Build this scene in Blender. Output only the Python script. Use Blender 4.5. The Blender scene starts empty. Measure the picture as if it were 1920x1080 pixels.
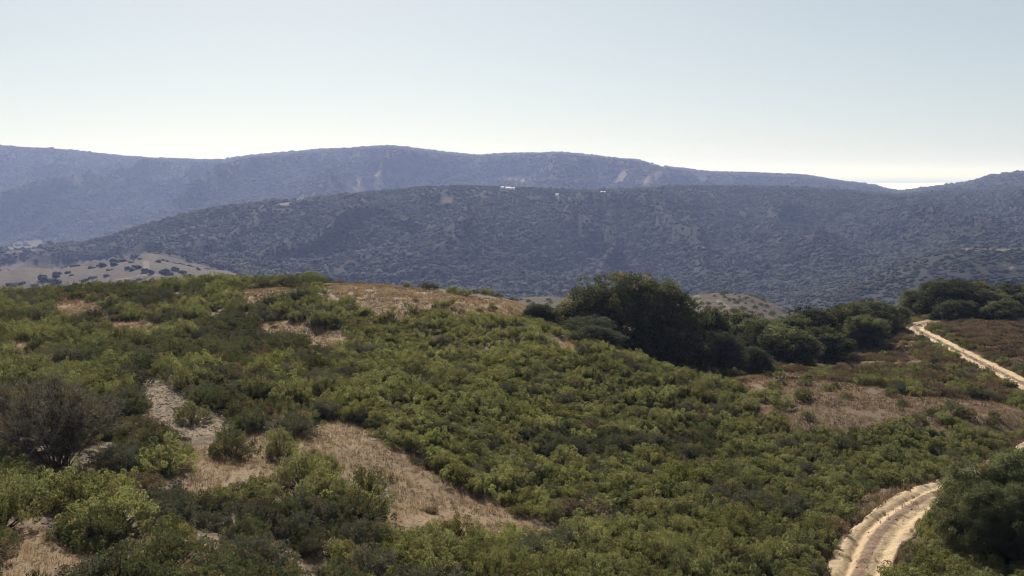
import bpy, math, random
import numpy as np
from mathutils import Vector

R = math.radians
rng = np.random.default_rng(7)
random.seed(7)
scene = bpy.context.scene
COL = scene.collection

# ------------------------------------------------------------------ camera, sky, sun, exposure
CAMZ = 20.0
FPX = 1844.0
PITCH = R(6.68)
cam_d = bpy.data.cameras.new('camera')
cam_d.sensor_width = 36.0
cam_d.lens = 36.0 * FPX / 1920.0
cam_d.clip_start = 0.5
cam_d.clip_end = 200000.0
cam = bpy.data.objects.new('camera', cam_d)
cam.location = (0, 0, CAMZ)
cam.rotation_euler = (math.pi / 2 - PITCH, 0, 0)
COL.objects.link(cam)
scene.camera = cam

SUN_EL, SUN_AZ = R(37.0), R(-13.0)           # azimuth measured from +Y towards +X
world = bpy.data.worlds.new('World')
scene.world = world
world.use_nodes = True
wn = world.node_tree
wn.nodes.clear()
sky = wn.nodes.new('ShaderNodeTexSky')
sky.sky_type = 'NISHITA'
sky.sun_disc = False
sky.sun_elevation = SUN_EL
sky.sun_rotation = SUN_AZ
sky.altitude = 690.0
sky.air_density = 0.65
sky.dust_density = 1.35
sky.ozone_density = 1.0
bg = wn.nodes.new('ShaderNodeBackground')
bg.inputs['Strength'].default_value = 0.112
wo = wn.nodes.new('ShaderNodeOutputWorld')
tintn = wn.nodes.new('ShaderNodeMix'); tintn.data_type = 'RGBA'; tintn.blend_type = 'MULTIPLY'; tintn.inputs[0].default_value = 1.0
tintn.inputs[7].default_value = (0.955, 1.0, 0.965, 1)
skyhs = wn.nodes.new('ShaderNodeHueSaturation'); skyhs.inputs['Saturation'].default_value = 0.75     # milky autumn air
skyg = wn.nodes.new('ShaderNodeGamma'); skyg.inputs['Gamma'].default_value = 0.55
wn.links.new(sky.outputs[0], skyhs.inputs['Color']); wn.links.new(skyhs.outputs[0], skyg.inputs[0])
wn.links.new(skyg.outputs[0], tintn.inputs[6])
wn.links.new(tintn.outputs[2], bg.inputs[0])
wn.links.new(bg.outputs[0], wo.inputs[0])

sun_d = bpy.data.lights.new('sun', 'SUN')
sun_d.energy = 3.9
sun_d.angle = R(0.5)
sun_d.color = (1.0, 0.93, 0.82)
sun = bpy.data.objects.new('sun', sun_d)
sdir = Vector((math.sin(SUN_AZ) * math.cos(SUN_EL), math.cos(SUN_AZ) * math.cos(SUN_EL), math.sin(SUN_EL)))
sun.rotation_euler = (-sdir).to_track_quat('-Z', 'Y').to_euler()
sun.location = (0, 0, 60)
COL.objects.link(sun)

vs = scene.view_settings
vs.view_transform = 'Standard'
vs.look = 'None'
vs.gamma = 1.0
vs.exposure = 1.02
vs.use_curve_mapping = False
cy = scene.cycles
cy.max_bounces = 8
cy.diffuse_bounces = 5
cy.glossy_bounces = 2
cy.transmission_bounces = 5
cy.transparent_max_bounces = 6
cy.volume_bounces = 0
cy.use_denoising = True
cy.filter_width = 1.1

# ------------------------------------------------------------------ pixel <-> place
CP, SP = math.cos(PITCH), math.sin(PITCH)

def ray(px, py):
    xr = (px - 960.0) / FPX
    yr = (540.0 - py) / FPX
    return xr, yr * SP + CP, yr * CP - SP        # world x, y, z per unit depth

def at(px, py, Y):
    dx, dy, dz = ray(px, py)
    k = Y / dy
    return np.array((dx * k, Y, CAMZ + dz * k))

def zat(py, Y):
    yr = (540.0 - py) / FPX
    return CAMZ + Y * (yr * CP - SP) / (yr * SP + CP)

def project(x, y, z):
    zz = z - CAMZ
    depth = y * CP - zz * SP
    up = y * SP + zz * CP
    return 960.0 + FPX * x / depth, 540.0 - FPX * up / depth

# ------------------------------------------------------------------ noise
_perm = np.random.default_rng(3).random((256, 256))

def vnoise(x, y):
    xi = np.floor(x).astype(np.int64); yi = np.floor(y).astype(np.int64)
    fx = x - xi; fy = y - yi
    fx = fx * fx * fx * (fx * (fx * 6 - 15) + 10); fy = fy * fy * fy * (fy * (fy * 6 - 15) + 10)
    a = _perm[xi & 255, yi & 255]; b = _perm[(xi + 1) & 255, yi & 255]
    c = _perm[xi & 255, (yi + 1) & 255]; d = _perm[(xi + 1) & 255, (yi + 1) & 255]
    return (a + (b - a) * fx) * (1 - fy) + (c + (d - c) * fx) * fy

def fbm(x, y, o=4, g=0.5):
    s = 0.0; a = 1.0; t = 0.0
    for i in range(o):
        s = s + a * (vnoise(x + 17.3 * i, y + 9.1 * i) - 0.5); t += a * 0.5
        a *= g; x = x * 2.03; y = y * 2.03
    return s / t

def ridged(x, y, o=4, g=0.5):
    s = 0.0; a = 1.0; t = 0.0
    for i in range(o):
        n = 1 - np.abs(2 * vnoise(x + 31.7 * i, y + 5.3 * i) - 1)
        s = s + a * n * n; t += a
        a *= g; x = x * 2.07; y = y * 2.07
    return s / t

# ------------------------------------------------------------------ road centre lines (pixel, pixel, distance)
ROAD_A = [(1560, 1150, 44), (1607, 1080, 48), (1640, 1012, 53), (1682, 968, 58), (1742, 930, 64), (1802, 908, 69),
          (1862, 882, 74), (1925, 850, 79), (2010, 812, 86), (2080, 782, 93), (2060, 762, 97), (1990, 752, 100), (1925, 722, 104),
          (1862, 692, 113), (1800, 660, 124), (1745, 632, 138), (1716, 617, 149), (1722, 610, 155), (1748, 603, 162), (1790, 598, 170)]
ROAD_B = [(1722, 618, 148.5), (1700, 614.5, 150), (1678, 613, 151.5), (1655, 613.5, 153)]

def spline(pts, step=0.3):
    P = np.array([at(*p) for p in pts])
    out = []
    n = len(P)
    for i in range(n - 1):
        p0 = P[max(i - 1, 0)]; p1 = P[i]; p2 = P[i + 1]; p3 = P[min(i + 2, n - 1)]
        m = max(2, int(np.linalg.norm(p2 - p1) / step))
        t = np.linspace(0, 1, m, endpoint=False)[:, None]
        out.append(0.5 * ((2 * p1) + (-p0 + p2) * t + (2 * p0 - 5 * p1 + 4 * p2 - p3) * t ** 2 + (-p0 + 3 * p1 - 3 * p2 + p3) * t ** 3))
    out.append(P[-1:])
    return np.concatenate(out)

RA = spline(ROAD_A)
RB = spline(ROAD_B)
k_ = np.ones(25) / 25
RA[:, 2] = np.convolve(np.pad(RA[:, 2], 12, mode='edge'), k_, mode='valid')
RALL = np.concatenate([RA[::4], RB[::3]])

def road_dist(x, y):
    """distance to the nearest road centre and the road's height there"""
    d = np.full(x.shape, 99.0); z = np.zeros(x.shape)
    m = (y > 38) & (y < 178) & (x > 8)
    if not m.any():
        return d, z
    xs = x[m]; ys = y[m]
    dm = np.full(xs.shape, 99.0); zm = np.zeros(xs.shape)
    CH = 20000
    for s in range(0, len(xs), CH):
        dd = (xs[s:s + CH, None] - RALL[None, :, 0]) ** 2 + (ys[s:s + CH, None] - RALL[None, :, 1]) ** 2
        i = dd.argmin(1)
        dm[s:s + CH] = np.sqrt(dd[np.arange(len(i)), i]); zm[s:s + CH] = RALL[i, 2]
    d[m] = dm; z[m] = zm
    return d, z

# ------------------------------------------------------------------ ground height: near hillside (thin plate spline through surveyed points)
CTRL = [  # pixel, pixel, distance
    (-500, 1120, 30), (0, 1060, 32), (480, 1070, 34), (960, 1070, 40), (1300, 1070, 45), (1900, 1100, 42), (2300, 1100, 42),
    (0, 1300, 22), (960, 1400, 24), (1900, 1400, 26),
    (-400, 900, 44), (0, 900, 44), (250, 900, 45), (500, 900, 46), (850, 935, 51), (1200, 910, 61), (1500, 940, 61), (2000, 930, 62), (2300, 900, 68),
    (-300, 720, 68), (0, 720, 68), (300, 725, 68), (600, 800, 60), (900, 760, 71), (1200, 810, 74), (1450, 800, 80), (1620, 775, 85), (1850, 790, 86), (2150, 760, 96),
    (-300, 620, 98), (0, 620, 98), (300, 625, 98), (600, 632, 98), (900, 650, 94), (1050, 625, 100), (1080, 648, 95), (1160, 672, 91), (1290, 716, 90), (1400, 730, 94), (1500, 715, 100),
    (-400, 572, 140), (0, 562, 140), (200, 546, 140), (450, 535, 140), (650, 534, 140), (800, 547, 136), (950, 567, 130), (1030, 592, 118),
    (1190, 725, 110), (1120, 680, 108), (1370, 690, 112), (1460, 690, 117), (1540, 680, 120), (1600, 665, 128), (1660, 640, 140),
    (1200, 645, 150), (1400, 640, 150),
    (1760, 640, 136), (1900, 640, 130), (1900, 605, 160), (1780, 600, 165), (2200, 620, 140), (2300, 590, 180),
    (1600, 700, 110), (1720, 690, 112), (1780, 720, 104),
]
CTRLZ = [(-120, 190, -13), (-60, 185, -8), (-20, 180, -6), (-80, 250, -24), (0, 230, -20), (40, 215, -22), (70, 200, -18), (110, 230, -22), (20, 170, -11),
         (-160, 120, 1), (-60, 10, 10), (0, 5, 9), (60, 10, 6), (160, 200, -15), (150, 260, -30), (60, 260, -36), (-200, 200, -6)]
CPTS = np.array([at(*c) for c in CTRL] + [np.array(c, float) for c in CTRLZ])
CPTS = np.concatenate([CPTS, RA[::14]])

def tps_fit(P, lam=0.002):
    X = P[:, :2] / 50.0
    n = len(X)
    r2 = ((X[:, None] - X[None]) ** 2).sum(-1)
    K = 0.5 * r2 * np.log(np.maximum(r2, 1e-12)) + lam * np.eye(n)
    A = np.zeros((n + 3, n + 3))
    A[:n, :n] = K; A[:n, n] = 1; A[:n, n + 1:] = X; A[n, :n] = 1; A[n + 1:, :n] = X.T
    return np.linalg.solve(A, np.concatenate([P[:, 2], np.zeros(3)]))

TW = tps_fit(CPTS)

def tps(x, y):
    out = np.zeros(x.shape)
    X = CPTS[:, :2] / 50.0; n = len(X)
    xs = x.ravel() / 50.0; ys = y.ravel() / 50.0
    o = np.zeros(xs.shape)
    CH = 20000
    for s in range(0, len(xs), CH):
        a = xs[s:s + CH]; b = ys[s:s + CH]
        r2 = (a[:, None] - X[None, :, 0]) ** 2 + (b[:, None] - X[None, :, 1]) ** 2
        o[s:s + CH] = (0.5 * r2 * np.log(np.maximum(r2, 1e-12))) @ TW[:n] + TW[n] + TW[n + 1] * a + TW[n + 2] * b
    return o.reshape(x.shape)

# ------------------------------------------------------------------ ground height: knolls, valley, wooded ridge, mountains
def kn(*p):
    a = np.array(p, float).reshape(-1, 2)
    return a[:, 0], a[:, 1]

KNOLL = kn(-900, 690, 800, 660, 880, 600, 950, 563, 1000, 556, 1040, 556, 1100, 566, 1200, 575, 1270, 560, 1320, 551, 1350, 549, 1400, 551, 1450, 566, 1500, 588, 1560, 606, 1700, 625, 2820, 640)
MEADOW = kn(-900, 512, 0, 508, 40, 500, 90, 505, 180, 499, 230, 492, 285, 488, 330, 498, 400, 515, 470, 535, 560, 565, 700, 575, 1100, 580, 1500, 560, 1640, 520, 1750, 480, 1820, 468, 1920, 467, 2200, 455, 2820, 450)
BEHIND = kn(-900, 510, 0, 510, 300, 500, 400, 512, 470, 525, 560, 545, 700, 555, 1100, 560, 1500, 545, 1640, 520, 1750, 492, 1820, 482, 1920, 480, 2820, 470)
RIDGE = kn(-900, 475, -200, 478, 0, 470, 150, 458, 240, 432, 300, 415, 400, 391, 480, 383, 560, 377, 640, 367, 700, 361, 780, 352, 850, 349, 950, 350, 1050, 357, 1130, 361, 1200, 356, 1300, 349, 1400, 352, 1500, 357, 1600, 360, 1690, 368, 1760, 363, 1850, 358, 1920, 352, 2200, 345, 2820, 340)
RIDGEY = kn(-900, 1700, 0, 1700, 300, 1750, 700, 1900, 1000, 2000, 1400, 2250, 1700, 2400, 2820, 2400)
BACK = kn(-900, 470, -200, 472, 0, 466, 150, 460, 300, 428, 400, 402, 560, 385, 850, 364, 1130, 374, 1400, 364, 1700, 376, 1920, 364, 2820, 352)
FAR = kn(-900, 262, -300, 268, 0, 276, 40, 277, 100, 280, 200, 292, 310, 300, 420, 302, 470, 293, 580, 285, 690, 278, 740, 276, 800, 284, 890, 294, 960, 290, 1050, 286, 1120, 293, 1190, 300, 1240, 312, 1330, 325, 1420, 328, 1500, 331, 1560, 339, 1620, 346, 1685, 362, 1700, 362, 1760, 353, 1810, 347, 1860, 332, 1920, 325, 2100, 315, 2820, 300)
FARY = kn(-900, 4700, 1200, 4700, 1500, 4500, 1685, 4200, 1700, 3700, 1900, 3400, 2820, 3400)

def sstep(t):
    t = np.clip(t, 0, 1)
    return 0.35 * t + 0.65 * t * t * (3 - 2 * t)

def far_height(x, y):
    u = 960 + FPX * x / (y * 0.9932)
    I = lambda k: np.interp(u, *k)
    ry = I(RIDGEY); fy = I(FARY)
    ky = [np.full_like(y, 300.0), np.full_like(y, 480.0), np.full_like(y, 720.0), np.full_like(y, 1020.0), np.full_like(y, 1230.0),
          ry, ry + 0.33 * (fy - ry), fy, np.full_like(y, 7600.0)]
    meadow = zat(I(MEADOW), 1020.0)
    kz = [np.full_like(y, -42.0), zat(I(KNOLL), 480.0), np.minimum(meadow - 12, -110.0), meadow, zat(I(BEHIND), 1230.0),
          zat(I(RIDGE), ry), zat(I(BACK), ky[6]) - 8, zat(I(FAR), fy), np.full_like(y, -180.0)]
    amp = [3.0, 7.0, 9.0, 14.0, 88.0, 20.0, 185.0, 30.0]
    z = np.full_like(y, -42.0)
    wx = fbm(x / 420.0, y / 420.0, 3) * 130
    wl = np.where(y > 2400, 400.0, 215.0)
    n1 = ridged((x + wx) / wl + 11.0, (y + wx * 0.7) / (wl * 2.6), 4) - 0.42
    n2 = ridged((x - y * 0.25) / 520.0 + 3.0, y / 1500.0 + wx / 900.0, 3) - 0.42
    n3 = fbm(x / 38.0, y / 60.0, 3)
    for i in range(len(amp)):
        t = (y - ky[i]) / np.maximum(ky[i + 1] - ky[i], 1.0)
        m = (t >= 0) & (t <= 1)
        w = np.clip(4 * t * (1 - t), 0, 1) ** 0.8
        zz = kz[i] + (kz[i + 1] - kz[i]) * sstep(t) + w * amp[i] * (n1 * 1.0 + n2 * 1.0) + w * n3 * amp[i] * 0.10
        if i >= 4:      # spurs stay below the crest line of their ridge
            c = 5 if i <= 5 else 7
            zz = np.minimum(zz, CAMZ + (kz[c] - CAMZ) * y / ky[c] - 1.0 - 0.007 * np.abs(ky[c] - y))
        z = np.where(m, zz, z)
    return np.where(y >= 7600.0, -180.0, z)

def height(x, y, road=True):
    x = np.asarray(x, float); y = np.asarray(y, float)
    shp = x.shape; x = x.ravel(); y = y.ravel()
    z = np.zeros(x.shape)
    near = y < 300
    if near.any():
        a, b = x[near], y[near]
        zn = tps(a, b)
        if road:
            d, rz = road_dist(a, b)
            w = np.clip((5.5 - d) / 3.2, 0, 1); w = w * w * (3 - 2 * w)
            zn = zn * (1 - w) + rz * w
            zn = zn - 0.45 * np.clip((1.9 - d) / 0.6, 0, 1)
        else:
            w = 0.0
        zn = zn + (1 - w) * (0.42 * fbm(a / 7.0, b / 7.0, 4) + 0.06 * fbm(a / 0.9, b / 0.9, 2))
        z[near] = zn
    far = y > 210
    if far.any():
        a, b = x[far], y[far]
        zf = far_height(a, np.maximum(b, 300.0))
        w = np.clip((b - 210) / 85.0, 0, 1); w = w * w * (3 - 2 * w)
        z[far] = np.where(b >= 295, zf, z[far] * (1 - w) + zf * w)
    return z.reshape(shp)

# ------------------------------------------------------------------ mesh helpers
def mesh_obj(name, V, F, mat, parent=None, col=None, smooth=False, link=True, attr='tint'):
    me = bpy.data.meshes.new(name)
    V = np.ascontiguousarray(V, dtype=np.float32); F = np.ascontiguousarray(F, dtype=np.int32)
    k = F.shape[1]
    me.vertices.add(len(V)); me.vertices.foreach_set('co', V.ravel())
    me.loops.add(F.size); me.loops.foreach_set('vertex_index', F.ravel())
    me.polygons.add(len(F)); me.polygons.foreach_set('loop_start', np.arange(0, F.size, k, dtype=np.int32))
    if smooth:
        me.polygons.foreach_set('use_smooth', np.ones(len(F), dtype=bool))
    me.update(calc_edges=True)
    if col is not None:
        a = me.color_attributes.new(attr, 'FLOAT_COLOR', 'POINT')
        c = np.ones((len(V), 4), dtype=np.float32); c[:, :col.shape[1]] = col
        a.data.foreach_set('color', c.ravel())
    if mat is not None:
        me.materials.append(mat)
    if not link:
        return me
    o = bpy.data.objects.new(name, me)
    COL.objects.link(o)
    if parent is not None:
        o.parent = parent
    return o

def tag(o, label=None, cat=None, group=None, kind=None):
    if label: o['label'] = label
    if cat: o['category'] = cat
    if group: o['group'] = group
    if kind: o['kind'] = kind
    return o

def empty(name, loc, rz=0.0, s=(1, 1, 1)):
    o = bpy.data.objects.new(name, None)
    o.location = loc; o.rotation_euler = (0, 0, rz); o.scale = s
    o.empty_display_size = 0.2
    COL.objects.link(o)
    return o

def child(name, me, parent):
    o = bpy.data.objects.new(name, me)
    COL.objects.link(o)
    o.parent = parent
    return o

# ------------------------------------------------------------------ materials
class NT:
    def __init__(s, name):
        s.m = bpy.data.materials.new(name); s.m.use_nodes = True
        s.t = s.m.node_tree; s.t.nodes.clear()
        s.out = s.t.nodes.new('ShaderNodeOutputMaterial')
    def n(s, typ, **kw):
        nd = s.t.nodes.new(typ)
        for k, v in kw.items(): setattr(nd, k, v)
        return nd
    def l(s, a, b): s.t.links.new(a, b)
    def put(s, sock, v):
        if hasattr(v, 'links') or isinstance(v, bpy.types.NodeSocket): s.l(v, sock)
        else: sock.default_value = v
    def noise(s, scale, detail=3, rough=0.55, vec=None, dist=0.0):
        nd = s.n('ShaderNodeTexNoise'); nd.inputs['Scale'].default_value = scale
        nd.inputs['Detail'].default_value = detail; nd.inputs['Roughness'].default_value = rough
        nd.inputs['Distortion'].default_value = dist
        if vec is not None: s.l(vec, nd.inputs['Vector'])
        return nd.outputs['Fac']
    def pos(s):
        return s.n('ShaderNodeNewGeometry').outputs['Position']
    def ramp(s, f, a, b):
        nd = s.n('ShaderNodeMapRange'); nd.interpolation_type = 'SMOOTHSTEP'
        s.l(f, nd.inputs[0]); nd.inputs[1].default_value = a; nd.inputs[2].default_value = b
        return nd.outputs[0]
    def math(s, op, a, b=0.0):
        nd = s.n('ShaderNodeMath', operation=op); s.put(nd.inputs[0], a); s.put(nd.inputs[1], b)
        return nd.outputs[0]
    def mix(s, f, a, b, blend='MIX'):
        nd = s.n('ShaderNodeMix', data_type='RGBA', blend_type=blend)
        s.put(nd.inputs[0], f)
        s.put(nd.inputs[6], a if not isinstance(a, tuple) else (*a, 1)); s.put(nd.inputs[7], b if not isinstance(b, tuple) else (*b, 1))
        return nd.outputs[2]
    def attr(s, name, typ='GEOMETRY'):
        nd = s.n('ShaderNodeAttribute'); nd.attribute_name = name
        return nd
    def sep(s, c):
        nd = s.n('ShaderNodeSeparateColor'); s.l(c, nd.inputs[0]); return nd.outputs
    def bump(s, h, strength, dist):
        nd = s.n('ShaderNodeBump'); nd.inputs['Strength'].default_value = strength; nd.inputs['Distance'].default_value = dist
        s.l(h, nd.inputs['Height']); return nd.outputs[0]
    def diffuse(s, c, normal=None, rough=0.9):
        nd = s.n('ShaderNodeBsdfPrincipled'); s.put(nd.inputs['Base Color'], c if not isinstance(c, tuple) else (*c, 1))
        nd.inputs['Roughness'].default_value = rough
        nd.inputs['Specular IOR Level'].default_value = 0.15
        if normal is not None: s.l(normal, nd.inputs['Normal'])
        s.l(nd.outputs[0], s.out.inputs[0]); return s.m

def leaf_material(name, base, young, dry=(0.17, 0.12, 0.055), trans=0.35, dry_amt=0.10, spread=0.35, gloss=0.04):
    t = NT(name)
    at_ = t.sep(t.attr('tint').outputs['Color'])      # r: leaf hue, g: clump tone, b: dryness
    rnd = t.n('ShaderNodeObjectInfo').outputs['Random']
    c = t.mix(at_[0], base, young)
    d = t.ramp(t.math('ADD', at_[2], t.math('MULTIPLY', rnd, 0.25)), 1.2 - dry_amt - 0.2, 1.2 - dry_amt)
    c = t.mix(d, c, dry)
    v = t.math('ADD', t.math('MULTIPLY', t.math('SUBTRACT', rnd, 0.5), spread * 1.2), t.math('ADD', t.math('MULTIPLY', t.math('SUBTRACT', at_[1], 0.5), spread * 1.4), 1.0))
    stand = t.noise(0.11, 3, 0.6, vec=t.pos())
    v = t.math('MULTIPLY', v, t.math('ADD', 0.62, t.math('MULTIPLY', stand, 0.76)))
    hsv = t.n('ShaderNodeHueSaturation'); t.l(c, hsv.inputs['Color']); t.l(v, hsv.inputs['Value'])
    t.put(hsv.inputs['Saturation'], t.math('ADD', 0.60, t.math('MULTIPLY', t.noise(0.23, 2, 0.5, vec=t.pos()), 0.5)))
    t.put(hsv.inputs['Hue'], t.math('ADD', 0.488, t.math('MULTIPLY', rnd, 0.024)))
    c = hsv.outputs[0]
    df = t.n('ShaderNodeBsdfDiffuse'); t.l(c, df.inputs[0])
    tr = t.n('ShaderNodeBsdfTranslucent'); t.l(t.mix(0.5, c, (1.0, 0.95, 0.35), 'MULTIPLY'), tr.inputs[0])
    m1 = t.n('ShaderNodeMixShader'); m1.inputs[0].default_value = trans; t.l(df.outputs[0], m1.inputs[1]); t.l(tr.outputs[0], m1.inputs[2])
    t.l(m1.outputs[0], t.out.inputs[0])
    return t.m

M_GREEN = leaf_material('chaparral_leaf', (0.105, 0.120, 0.046), (0.235, 0.235, 0.088), dry=(0.150, 0.125, 0.065), dry_amt=0.07, spread=0.5, trans=0.55)
M_OLIVE = leaf_material('olive_leaf', (0.062, 0.078, 0.036), (0.125, 0.135, 0.058), dry_amt=0.10, spread=0.5, trans=0.42)
M_GREY = leaf_material('sage_leaf', (0.100, 0.105, 0.075), (0.155, 0.155, 0.105), dry=(0.14, 0.11, 0.075), dry_amt=0.25, spread=0.4, trans=0.25)
M_DRY = leaf_material('dry_brush_leaf', (0.180, 0.116, 0.076), (0.245, 0.165, 0.104), dry=(0.14, 0.11, 0.075), dry_amt=0.3, spread=0.5, trans=0.25)
M_OAK = leaf_material('oak_leaf', (0.046, 0.054, 0.030), (0.090, 0.096, 0.050), dry_amt=0.03, spread=0.6, trans=0.40, gloss=0.05)
M_OAKM = leaf_material('green_oak_leaf', (0.078, 0.094, 0.046), (0.140, 0.152, 0.074), dry_amt=0.04, spread=0.6, trans=0.45)
M_OAKL = leaf_material('pale_oak_leaf', (0.085, 0.100, 0.060), (0.130, 0.142, 0.085), dry_amt=0.04, spread=0.4, trans=0.25, gloss=0.05)
M_TWIG = leaf_material('bare_twig_leaf', (0.150, 0.130, 0.120), (0.210, 0.190, 0.165), dry_amt=0.3, spread=0.4, trans=0.15)

t = NT('bark'); p = t.pos(); f = t.noise(6.0, 4, vec=p)
M_BARK = t.diffuse(t.mix(f, (0.045, 0.035, 0.028), (0.13, 0.105, 0.085)))

def ground_material():
    t = NT('hillside_soil'); p = t.pos()
    z = t.sep(t.attr('zone').outputs['Color'])
    n_big = t.noise(0.35, 4, vec=p); n_mid = t.noise(1.6, 5, 0.6, vec=p); n_fine = t.noise(9.0, 4, 0.65, vec=p); n_dot = t.noise(4.5, 2, 0.5, vec=p)
    lit = t.mix(t.ramp(n_mid, 0.3, 0.7), (0.052, 0.037, 0.026), (0.115, 0.078, 0.050))
    straw = t.mix(t.ramp(n_fine, 0.28, 0.72), (0.105, 0.070, 0.042), (0.240, 0.168, 0.100))
    straw = t.mix(t.ramp(n_mid, 0.45, 0.75), straw, (0.160, 0.108, 0.066))
    red = t.mix(t.ramp(n_fine, 0.28, 0.72), (0.078, 0.053, 0.033), (0.160, 0.110, 0.066))
    sand = t.mix(t.ramp(n_fine, 0.3, 0.7), (0.112, 0.084, 0.056), (0.200, 0.152, 0.100))
    sand = t.mix(t.ramp(n_dot, 0.54, 0.64), sand, (0.075, 0.056, 0.042))
    jit = t.math('MULTIPLY', t.math('SUBTRACT', n_mid, 0.5), 1.5)
    def m(i): return t.ramp(t.math('ADD', z[i], jit), 0.32, 0.62)
    c = t.mix(m(0), lit, straw); c = t.mix(m(1), c, red); c = t.mix(m(2), c, sand)
    hsv = t.n('ShaderNodeHueSaturation'); t.l(c, hsv.inputs['Color']); t.put(hsv.inputs['Value'], t.math('ADD', 0.72, t.math('MULTIPLY', n_big, 0.56)))
    h = t.math('ADD', t.math('MULTIPLY', n_fine, 0.4), n_mid)
    return t.diffuse(hsv.outputs[0], t.bump(h, 0.9, 0.12))
M_GROUND = ground_material()

def hills_material(name, sc):
    t = NT(name); p = t.pos()
    z = t.sep(t.attr('zone').outputs['Color'])        # r: straw clearing, g: pale track or scar
    a = t.noise(0.016 / sc, 5, 0.6, vec=p); b = t.noise(0.11 / sc, 5, 0.65, vec=p); c3 = t.noise(0.45 / sc, 3, 0.6, vec=p)
    brush = t.mix(t.ramp(b, 0.3, 0.7), (0.008, 0.010, 0.007), (0.015, 0.016, 0.011))  # brush tones darkened: the chaparral's self-shadow is put into the colour
    brush = t.mix(t.ramp(a, 0.5, 0.72), brush, (0.019, 0.017, 0.012))
    straw = t.mix(t.ramp(c3, 0.3, 0.7), (0.046, 0.035, 0.026), (0.092, 0.069, 0.048))
    straw = t.mix(t.ramp(b, 0.5, 0.75), straw, (0.040, 0.032, 0.024))
    scar = t.mix(c3, (0.10, 0.072, 0.055), (0.17, 0.13, 0.095))
    j = t.math('MULTIPLY', t.math('SUBTRACT', b, 0.5), 0.9)
    c = t.mix(t.ramp(t.math('ADD', z[0], j), 0.35, 0.6), brush, straw)
    c = t.mix(t.ramp(t.math('ADD', z[1], t.math('MULTIPLY', j, 0.6)), 0.35, 0.6), c, scar)
    return t.diffuse(c, t.bump(t.math('ADD', b, t.math('MULTIPLY', c3, 0.5)), 1.0, 3.5 * sc), 0.95)
M_HILLS = hills_material('wooded_hill_soil', 1.0)
M_MOUNT = hills_material('mountain_soil', 2.2)

def road_material():
    t = NT('road_sand'); p = t.pos()
    tr = t.sep(t.attr('zone').outputs['Color'])       # r: wheel track, g: grass strip
    n1 = t.noise(0.8, 4, 0.6, vec=p); n2 = t.noise(7.0, 5, 0.65, vec=p); n3 = t.noise(30.0, 3, 0.6, vec=p)
    sand = t.mix(t.ramp(n2, 0.25, 0.75), (0.370, 0.275, 0.165), (0.540, 0.420, 0.265))
    sand = t.mix(t.ramp(n1, 0.45, 0.7), sand, (0.400, 0.295, 0.195))
    side = t.mix(t.ramp(n2, 0.3, 0.7), (0.150, 0.098, 0.068), (0.270, 0.190, 0.130))
    c = t.mix(t.ramp(t.math('ADD', tr[1], t.math('MULTIPLY', t.math('SUBTRACT', n2, 0.5), 0.8)), 0.35, 0.65), sand, side)
    h = t.math('ADD', t.math('MULTIPLY', n3, 0.3), n2)
    return t.diffuse(c, t.bump(h, 1.0, 0.10))
M_ROAD = road_material()

t = NT('dry_grass_blade'); a_ = t.attr('tint').outputs['Color']
df = t.n('ShaderNodeBsdfDiffuse'); t.l(a_, df.inputs[0]); tr_ = t.n('ShaderNodeBsdfTranslucent'); t.l(a_, tr_.inputs[0])
mx = t.n('ShaderNodeMixShader'); mx.inputs[0].default_value = 0.4; t.l(df.outputs[0], mx.inputs[1]); t.l(tr_.outputs[0], mx.inputs[2]); t.l(mx.outputs[0], t.out.inputs[0])
M_GRASS = t.m

t = NT('distant_canopy'); p = t.pos(); rnd = t.n('ShaderNodeObjectInfo').outputs['Random']; f = t.noise(0.35, 4, 0.7, vec=p)
c = t.mix(rnd, (0.012, 0.016, 0.010), (0.025, 0.028, 0.016)); c = t.mix(t.ramp(f, 0.4, 0.7), c, (0.029, 0.032, 0.019))
M_CANOPY = t.diffuse(c, t.bump(f, 1.0, 1.2), 0.95)

t = NT('pale_plaster'); f = t.noise(0.8, 3, vec=t.pos()); M_PLASTER = t.diffuse(t.mix(f, (0.74, 0.72, 0.68), (0.84, 0.82, 0.78)), rough=0.7)
t = NT('tin_roof'); f = t.noise(0.8, 3, vec=t.pos()); M_ROOF = t.diffuse(t.mix(f, (0.55, 0.53, 0.52), (0.70, 0.68, 0.66)), rough=0.5)
t = NT('window_glass'); M_GLASS = t.diffuse((0.03, 0.035, 0.045), rough=0.1)
t = NT('rock'); f = t.noise(3.0, 5, 0.65, vec=t.pos()); M_ROCK = t.diffuse(t.mix(f, (0.20, 0.15, 0.11), (0.46, 0.36, 0.27)), t.bump(f, 0.8, 0.1))
t = NT('sea_water'); f = t.noise(0.0006, 4, vec=t.pos()); M_SEA = t.diffuse(t.mix(f, (0.05, 0.08, 0.13), (0.08, 0.11, 0.16)), rough=0.35)
t = NT('fog_bank'); M_FOG = t.diffuse((0.9, 0.9, 0.9))

# ------------------------------------------------------------------ ground sheets
def in_poly(px, py, poly):
    c = np.zeros(px.shape, bool)
    n = len(poly)
    for i in range(n):
        x1, y1 = poly[i]; x2, y2 = poly[(i + 1) % n]
        if y1 == y2: continue
        k = ((y1 > py) != (y2 > py)) & (px < (x2 - x1) * (py - y1) / (y2 - y1) + x1)
        c ^= k
    return c

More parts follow.
